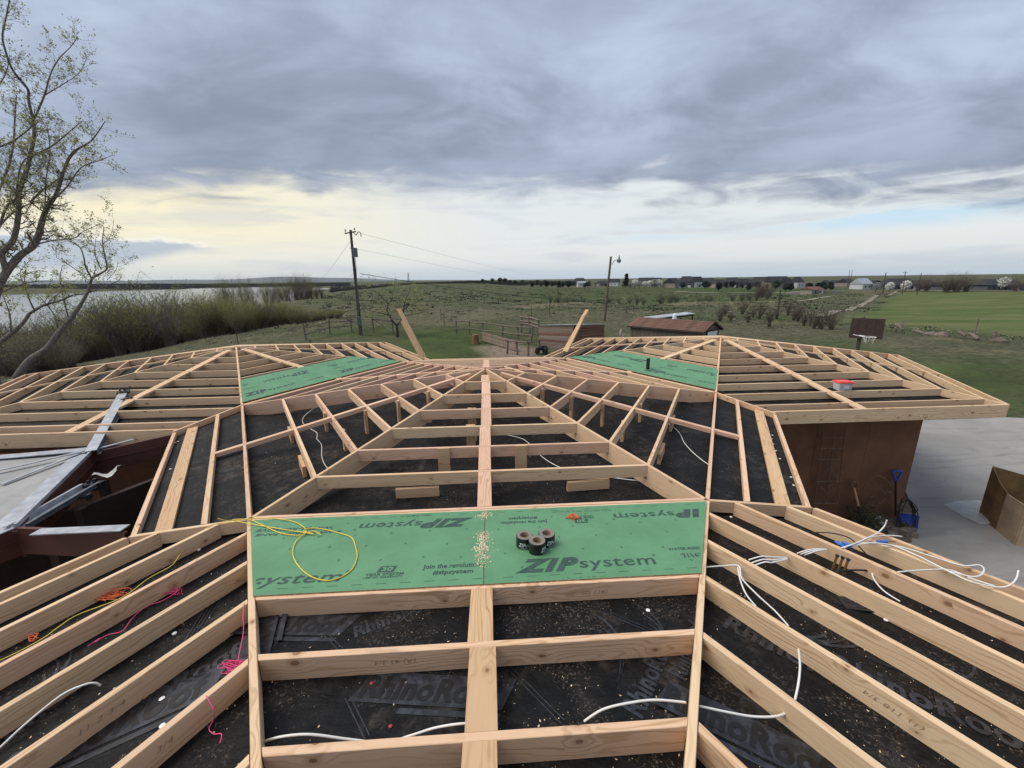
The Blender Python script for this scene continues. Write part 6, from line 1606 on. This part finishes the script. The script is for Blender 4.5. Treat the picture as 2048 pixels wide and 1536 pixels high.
for i in range(22):
    u = -40 + 150 * rr.random(); p = at(u, rr.uniform(48, 60)); plant('willow_shrub', W_proto[2 if i % 2 else 3], p, rr.uniform(.45, .8), 'low brushy shrub below the leaning trees at the left edge', 'shrub', 'low brush below the leaning trees')
for i, (u, d, v) in enumerate(((528, 240, 568), (540, 250, 563), (552, 240, 566), (563, 235, 562), (574, 245, 566), (586, 240, 559), (594, 250, 556), (603, 240, 555), (611, 245, 557), (620, 240, 561), (630, 250, 565), (640, 250, 568), (480, 230, 564), (500, 240, 566), (455, 240, 565), (440, 245, 567))):
    p = at(u, d); h = top_h(p, v, u); near_ = u > 510
    plant('bare_tree', W_proto[2 if i % 3 else 0], p, h / 4.2 * .62, 'rounded dark tree beyond the thicket, left of the utility pole' if near_ else 'thin leafless tree on the far lake shore spit', 'tree', 'dark trees beyond the thicket' if near_ else 'thin trees on the shore spit', h / 4.2)
for i, (u, d, v, w) in enumerate(((655, 66, 623, .8), (670, 64, 626, .7))): p = at(u, d); plant('bare_shrub', B_proto[0], p, top_h(p, v, u) / 3, 'dark rounded shrub at the right end of the lake thicket', 'shrub', 'dark rounded shrubs at the end of the thicket')
# bare brush in the hollow and by the backboard
rr = random.Random(77)
hollow = [(1102, 150, 601), (1118, 150, 598), (1135, 150, 599), (1150, 150, 601), (1168, 150, 604), (1240, 165, 596), (1262, 165, 592), (1278, 165, 588), (1290, 165, 594), (1325, 170, 584), (1345, 170, 583), (1357, 170, 586), (1405, 175, 590), (1425, 175, 589), (1470, 185, 583), (1490, 185, 581), (1505, 185, 580), (1520, 185, 578), (1540, 190, 574), (1220, 165, 600)]
for (u, d, v) in hollow:
    p = at(u, d); h = top_h(p, v, u); plant('bare_shrub', B_proto[rr.randint(0, 2)], p, max(h / 2.9, 1.1), 'grey leafless brush clump in the hollow below the houses', 'shrub', 'bare brush in the hollow')
for (u, d, v) in ((1530, 200, 552), (1522, 200, 562), (1545, 205, 566)):
    p = at(u, d); h = top_h(p, v, u); plant('bare_tree', W_proto[2], p, h / 5.2, 'tall pale leafless tree rising from the hollow below the houses', 'tree', 'leafless trees in the hollow')
for i in range(17):
    u = 1450 + 245 * ((i * .6180339) % 1); p = at(u, rr.uniform(46, 66)); plant('bare_shrub', B_proto[i % 3], p, rr.uniform(.4, .75), 'thin dark leafless shrub in the brush left of the backboard', 'shrub', 'bare shrubs left of the backboard')
for (u, d, v) in ((1555, 52, 622), (1636, 50, 613)): p = at(u, d); plant('bare_shrub', B_proto[1], p, top_h(p, v, u) / 9, 'larger dark leafless shrub in the brush left of the backboard', 'shrub', 'larger bare shrubs left of the backboard', top_h(p, v, u) / 3.2)

# sagebrush and tufts: uncountable cover
def scatter(name, n, fn, per, size, mat, seed, wide=1.0, tall=1.0, urange=(-0.95, 1.02), dr=(40, 420), keep=None, spread=.5, thin=.16):
    rg = np.random.default_rng(seed); a = rg.uniform(*urange, n); d = np.exp(rg.uniform(math.log(dr[0]), math.log(dr[1]), n))
    x = CAM.x + np.sin(a) * d; y = CAM.y + np.cos(a) * d; m = fn(x, y, d, a, rg); x, y, d = x[m], y[m], d[m]; z = terrain(x, y); n = len(x)
    ok = z > -13.5; x, y, z, d = x[ok], y[ok], z[ok], d[ok]; n = len(x); s = size * rg.uniform(.45, 1.35, n) * np.clip(d / 85, .42, 2.0)
    th = rg.uniform(0, 2 * pi, (n, per)); el = rg.uniform(.35, 1.45, (n, per)); ln = s[:, None] * rg.uniform(.6, 1.1, (n, per))
    bx = x[:, None] + rg.normal(0, spread, (n, per)) * s[:, None]; by = y[:, None] + rg.normal(0, spread, (n, per)) * s[:, None]; bz = np.repeat(z[:, None] - .04, per, 1)
    dx, dy, dz = np.cos(th) * np.cos(el) * wide, np.sin(th) * np.cos(el) * wide, np.sin(el) * tall
    w = ln * thin; px_, py_ = -np.sin(th) * w, np.cos(th) * w
    V = np.stack([np.stack([bx - px_, by - py_, bz], -1), np.stack([bx + px_, by + py_, bz], -1), np.stack([bx + dx * ln * .6 + px_ * 1.4, by + dy * ln * .6 + py_ * 1.4, bz + dz * ln * .6], -1), np.stack([bx + dx * ln, by + dy * ln, bz + dz * ln], -1), np.stack([bx + dx * ln * .6 - px_ * 1.4, by + dy * ln * .6 - py_ * 1.4, bz + dz * ln * .6], -1)], 2).reshape(-1, 3)
    F = np.arange(len(V)).reshape(-1, 5); return tag(mesh_fast(name, V, F, M[mat]), kind='stuff')
def in_any(x, y, polys): return np.maximum.reduce([poly_mask(x, y, p, .5) for p in polys]) > .5
patch = lambda x, y: np.sin(x * .09 + 2 * np.sin(y * .05)) * np.cos(y * .08 + x * .03) + .5 * np.sin(x * .31 + y * .27)
BARE = [PASTURE, LAWN, CORRALDIRT, YARD, GRAVEL_L, drive]
scatter('sagebrush', 9000, lambda x, y, d, a, r: (~in_any(x, y, BARE)) & (patch(x, y) + r.normal(0, .7, len(x)) > .1) & (a > -.62), 18, .46, 'sage', 1, .9, .55, dr=(46, 340), spread=.62, thin=.12)
scatter('pale_brush', 4500, lambda x, y, d, a, r: (~in_any(x, y, BARE)) & (patch(x + 40, y) + r.normal(0, .7, len(x)) > .2) & (a > -.62), 16, .40, 'drygrass', 11, .9, .5, dr=(46, 340), spread=.6, thin=.07)
RIDGE = [xy(at(u, d)) for u, d in ((1030, 66), (1200, 92), (1400, 112), (1560, 128), (1640, 140), (1640, 156), (1560, 146), (1400, 130), (1200, 110), (1030, 84))]
scatter('dry_grass', 30000, lambda x, y, d, a, r: in_any(x, y, [RIDGE]), 9, .38, 'drygrass', 12, .8, .9, urange=(.0, .62), dr=(60, 160), spread=.7, thin=.05)
scatter('dark_brush', 900, lambda x, y, d, a, r: (~in_any(x, y, BARE)) & (patch(y, x) + r.normal(0, .6, len(x)) > .5) & (a > -.45), 20, .60, 'leaf_green', 2, 1.0, .6, dr=(60, 330), spread=.65, thin=.14)
scatter('dry_grass', 26000, lambda x, y, d, a, r: (a < .5) & (~in_any(x, y, BARE + [LAWN2])) & (r.uniform(0, 1, len(x)) < np.clip(1.1 - np.abs(d - 50) / 16, .05, 1)), 9, .26, 'drygrass', 3, .7, 1.0, dr=(24, 75), spread=.6, thin=.035)
scatter('grass', 26000, lambda x, y, d, a, r: (in_any(x, y, [LAWN, LAWN2, LAWN3])) | ((~in_any(x, y, [YARD, drive, CORRALDIRT, GRAVEL_L])) & (r.uniform(0, 1, len(x)) < .35)), 8, .11, 'freshgrass', 4, .9, .7, dr=(21, 62), spread=1.2, thin=.05)
scatter('grass', 14000, lambda x, y, d, a, r: (~in_any(x, y, [YARD, drive])) & (a < -.3) | (in_any(x, y, [LAWN2])) & (r.uniform(0, 1, len(x)) < .4), 9, .14, 'sage', 5, .9, .6, dr=(20, 60), spread=1.1, thin=.05)

# ------------------------------------------------------------------ houses and trees on the skyline
def far_house(u, v0, v1, wpx, d, wall, roof, label, cat='house', group=None, rz=0, hip=False, deep=.8, wall_f=.5):
    a = pd(u, v0, d); top = pd(u, v1, d).z; w = wpx / 873 * d; hx, hy = w / 2, w * deep / 2; base = tz(a.x, a.y) - .5; H = top - base; we = base + H * wall_f + .4
    root = empty('far_house' if cat == 'house' else 'barn', (a.x, a.y, base), label, cat, group, rz)
    b = MB(); b.box((0, 0, (we - base) / 2), (2 * hx * .94, 2 * hy * .94, we - base)); w_o = b.build('wall', M[wall], root)
    b = MB(); t = H; e = we - base - .1
    ridge = hx * (.55 if hip else 1.0)
    b.add([(-hx, -hy, e), (hx, -hy, e), (hx, hy, e), (-hx, hy, e), (-ridge, 0, t), (ridge, 0, t)], [(0, 1, 5, 4), (2, 3, 4, 5), (1, 2, 5), (3, 0, 4), (3, 2, 1, 0)])
    b.build('roof', M[roof], root)
    for k in range(max(2, int(w / 4.5))):
        x = -hx * .75 + (k + .5) * 1.5 * hx / max(2, int(w / 4.5)); b = MB(); b.box((x, -hy * .94 - .03, (we - base) * .55), (1.3, .1, 1.3)); b.build('window', M['glass'], w_o)
    b = MB(); b.box((hx * .5, -hy * .94 - .03, 1.5), (2.6, .1, 2.4)); b.build('garage_door', M['wall_white'], w_o)
    return root
far_house(1165, 571, 562.5, 23, 430, 'wall_white', 'tin', 'white barn with a pale roof left of the lamp pole', 'barn', deep=.5, wall_f=.75)
far_house(1344, 575, 556, 28, 400, 'wall_tan', 'roof_dark', 'large tan gabled house right of the blossoming trees', rz=.7, deep=.9)
far_house(1723, 566, 556.5, 25, 430, 'wall_white', 'tin', 'bright white house above the dirt track', rz=.3)
far_house(1793, 574, 557, 60, 400, 'wall_grey', 'roof_dark', 'wide dark roofed house at the end of the dirt track', deep=.5, hip=True, wall_f=.4)
far_house(1624, 584, 573, 28, 300, 'wall_tan', 'shingle', 'low pinkish tan building beside the long pale wall', rz=.2, wall_f=.55)
far_house(1900, 572, 562, 40, 410, 'wall_grey', 'roof_dark', 'grey house behind the big bare tree at right', deep=.5)
far_house(1845, 572, 560, 34, 420, 'wall_grey', 'roof_dark', 'dark house between the two big bare trees at right', deep=.5, hip=True)
far_house(1990, 572, 558, 60, 410, 'wall_grey', 'roof_dark', 'dark house beside the white blossoming tree at far right', deep=.5, hip=True)
rr = random.Random(9)
us = [1150 + 9, 1205, 1228, 1292, 1312, 1372, 1392, 1415, 1438, 1462, 1484, 1506, 1524, 1552, 1572, 1592, 1650, 1672, 1690, 1745]
ORD = 'first second third fourth fifth sixth seventh eighth ninth tenth eleventh twelfth thirteenth fourteenth fifteenth sixteenth seventeenth eighteenth nineteenth twentieth'.split()
for i, u in enumerate(sorted(us)):
    d = rr.uniform(440, 560); wl_ = rr.choice(['wall_tan', 'wall_grey', 'wall_grey', 'wall_white']); hip_ = rr.random() < .6
    far_house(u, 572, rr.uniform(552.5, 560) - (u - 1150) * .002 + (3 if u > 1600 else 0) + (2 if u < 1250 else 0), rr.uniform(17, 34), d, wl_, 'roof_dark', ORD[i] + ' house from the left in the skyline row, ' + {'wall_tan': 'tan', 'wall_grey': 'grey', 'wall_white': 'white'}[wl_] + ' walls under a dark ' + ('hipped' if hip_ else 'gabled') + ' roof', 'house', 'houses along the skyline', rr.uniform(-.6, .6), hip_)
p0_, p1_ = at(1577, 300), at(1612, 300); b = MB(); m = (p0_ + p1_) / 2
q0_, q1_ = at(1640, 300), at(1690, 310)
for (a_, c_4, lab) in ((p0_, p1_, 'long low pale wall left of the pinkish building'), (q0_, q1_, 'long low pale wall right of the pinkish building')):
    b = MB(); X = c_4 - a_; b.box((a_ + c_4) / 2 + up * .6, (math.hypot(X.x, X.y), .3, 1.3), Matrix.Rotation(math.atan2(X.y, X.x), 3, 'Z')); tag(b.build('boundary_wall', M['wall_tan'], None, loc=(a_ + c_4) / 2), lab, 'wall')

def round_tree(nm, seed, n, mats, leaf, shape='round'):
    rr = random.Random(seed); b = MB(); b.tube([(0, 0, -.3), (0.05, 0, 1.2), (0, .05, 3.0)], [.16, .13, .06], 6, 0)
    for i in range(9): a = i * .7; b.tube([(0, 0, 1.0 + .2 * i), (cos(a) * .9, sin(a) * .9, 2.0 + .2 * i)], [.06, .02], 4, 0)
    for i in range(n):
        if shape == 'cone': f = rr.random() ** .8; r = (1 - f) * 1.15 * rr.uniform(.45, 1.05); z = .4 + f * 4.6
        else:
            f = rr.uniform(-1, 1); r = math.sqrt(max(0, 1 - f * f)) * 1.7 * rr.uniform(.35, 1.08); z = 3.1 + f * 1.8
        a = rr.uniform(0, 2 * pi); t = Vector((cos(a) * r, sin(a) * r, z)) + Vector((rr.gauss(0, .15), rr.gauss(0, .15), rr.gauss(0, .15))); u_ = Vector((rr.uniform(-1, 1), rr.uniform(-1, 1), rr.uniform(-.7, .7))).normalized(); w = u_.orthogonal().normalized(); s = leaf * rr.uniform(.6, 1.3)
        b.add([t, t + u_ * s + w * s * .6, t + u_ * s * 1.8, t + u_ * s - w * s * .6], [(0, 1, 2, 3)], 1)
    o = b.build(nm, [M[m] for m in mats]); me = o.data; bpy.data.objects.remove(o); return me
CON = round_tree('conifer', 1, 900, ('bark_dark', 'leaf_dark'), .22, 'cone'); RND = round_tree('tree', 2, 800, ('bark_dark', 'leaf_green'), .26); BLO = round_tree('blossom_tree', 3, 800, ('bark_dark', 'blossom'), .26); DRK = round_tree('tree', 4, 800, ('bark_dark', 'leaf_dark'), .28)
def far_tree(me, nm, u, v, d, label, group=None, w=1.0):
    p = at(u, d); h = top_h(p, v, u); o = plant(nm, me, p, h / 4.9 * w, label, 'tree', group, h / 4.9); return o
far_tree(CON, 'conifer_tree', 1253, 549, 405, 'large dark conifer left of the white blossoming trees', None, 1.25)
for u in (1262, 1270, 1280, 1290, 1300, 1310, 1318): far_tree(BLO, 'blossom_tree', u, rr.uniform(559, 563), 395, 'white blossoming tree in the row right of the large conifer', 'white blossoming trees by the houses', 1.2)
far_tree(BLO, 'blossom_tree', 1758, 565, 330, 'white blossoming tree left of the far pole by the track'); far_tree(BLO, 'blossom_tree', 1785, 565, 330, 'white blossoming tree between the far pole and the dark house'); far_tree(BLO, 'blossom_tree', 1817, 562, 330, 'white blossoming tree at the right end of the dark house'); far_tree(BLO, 'blossom_tree', 2013, 555, 380, 'white blossoming tree at the far right skyline')
for bi, (u, v, d, w) in enumerate(((1842, 548, 340, 1.3), (1860, 547, 345, 1.3), (1900, 546, 330, 1.5), (1920, 542, 330, 1.7), (1940, 546, 335, 1.5), (2040, 548, 360, 1.3))):
    p = at(u, d); h = top_h(p, v, u); plant('bare_tree', W_proto[2], p, h / 5.0 * w, ('leftmost', 'second', 'third', 'tallest', 'fifth', 'rightmost')[bi] + ' of the big bare spreading trees by the houses at right', 'tree', 'big bare trees at right', h / 5.0)
for i in range(64):
    u = rr.choice([rr.uniform(1060, 1180), rr.uniform(1180, 1560), rr.uniform(1180, 1560), rr.uniform(1560, 1760), rr.uniform(1860, 2040)]); d = rr.uniform(380, 470); k = rr.random()
    far_tree(DRK if k < .7 else CON, 'yard_tree', u, (rr.uniform(563, 571) if u > 1180 else rr.uniform(562, 567)) - (u - 1150) * .004, d, 'small dark yard tree among the skyline houses', 'yard trees among the houses', rr.uniform(.8, 1.5))
for (u, v) in ((1440, 566), (1500, 568), (1575, 567), (1585, 569), (1640, 566), (1655, 570), (1668, 571)): far_tree(DRK, 'yard_tree', u, v, 350, 'dark round tree on the green field below the houses', 'round trees on the green field', 1.1)
for (u, v) in ((965, 557), (970, 559), (985, 556), (1000, 555), (1010, 556), (1020, 559), (1030, 560), (905, 562), (880, 563), (940, 560), (1045, 559), (1075, 559), (1090, 559)): far_tree(DRK, 'skyline_tree', u, v + 1, 640, 'tiny dark tree on the hill skyline behind the fields', 'tiny trees on the hill skyline', 1.6)
rg = np.random.default_rng(14); n = 4200; a_r = rg.uniform(az_px(660), az_px(1180), n); dd = np.exp(rg.uniform(math.log(480), math.log(1500), n))
x = CAM.x + np.sin(a_r) * dd; y = CAM.y + np.cos(a_r) * dd; z = terrain(x, y); s = rg.uniform(.7, 2.0, n)
V = np.stack([np.stack([x - s * 2.6, y, z - .3], -1), np.stack([x + s * 2.6, y, z - .3], -1), np.stack([x + s * 1.5, y + s, z + s * .6], -1), np.stack([x + s * .1, y + s * .3, z + s * .85], -1), np.stack([x - s * 1.6, y - s, z + s * .6], -1)], 1).reshape(-1, 3)
tag(mesh_fast('far_scrub', V, np.arange(len(V)).reshape(-1, 5), M['far_leaf']), kind='stuff')
# far shore woods: one mass
rg = np.random.default_rng(4); n = 5200; a_r = rg.uniform(az_px(-400), az_px(700), n); dd = rg.uniform(1500, 2400, n)
x = CAM.x + np.sin(a_r) * dd; y = CAM.y + np.cos(a_r) * dd; z = terrain(x, y); ok = z > -13.8; x, y, z = x[ok], y[ok], z[ok]; n = len(x); s = rg.uniform(1.5, 4.0, n) * np.clip(1.2 - (np.arctan2(x, y) + .75) * 1.1, .35, 1)
V = np.stack([np.stack([x - s * 1.6, y, z - 1], -1), np.stack([x + s * 1.6, y, z - 1], -1), np.stack([x + s * .9, y + s, z + s * .9], -1), np.stack([x + s * .1, y + s * .3, z + s * 1.25], -1), np.stack([x - s, y - s, z + s * .85], -1)], 1).reshape(-1, 3)
tag(mesh_fast('far_woods', V, np.arange(len(V)).reshape(-1, 5), M['far_leaf']), kind='stuff')
# ------------------------------------------------------------------ thin air between here and the far shore
hm = bpy.data.materials.new('air'); hm.use_nodes = True; hT = NT(hm.node_tree); hT.n.clear()
ho = hT.new('ShaderNodeOutputMaterial'); hv = hT.new('ShaderNodeVolumePrincipled'); hv.inputs['Color'].default_value = (.80, .88, 1, 1); hv.inputs['Density'].default_value = 1.8e-5; hv.inputs['Anisotropy'].default_value = .3
hT.l.new(hv.outputs[0], ho.inputs['Volume'])
b = MB(); b.box((0, 0, 90), (30000, 30000, 260)); tag(b.build('haze', hm), kind='stuff')
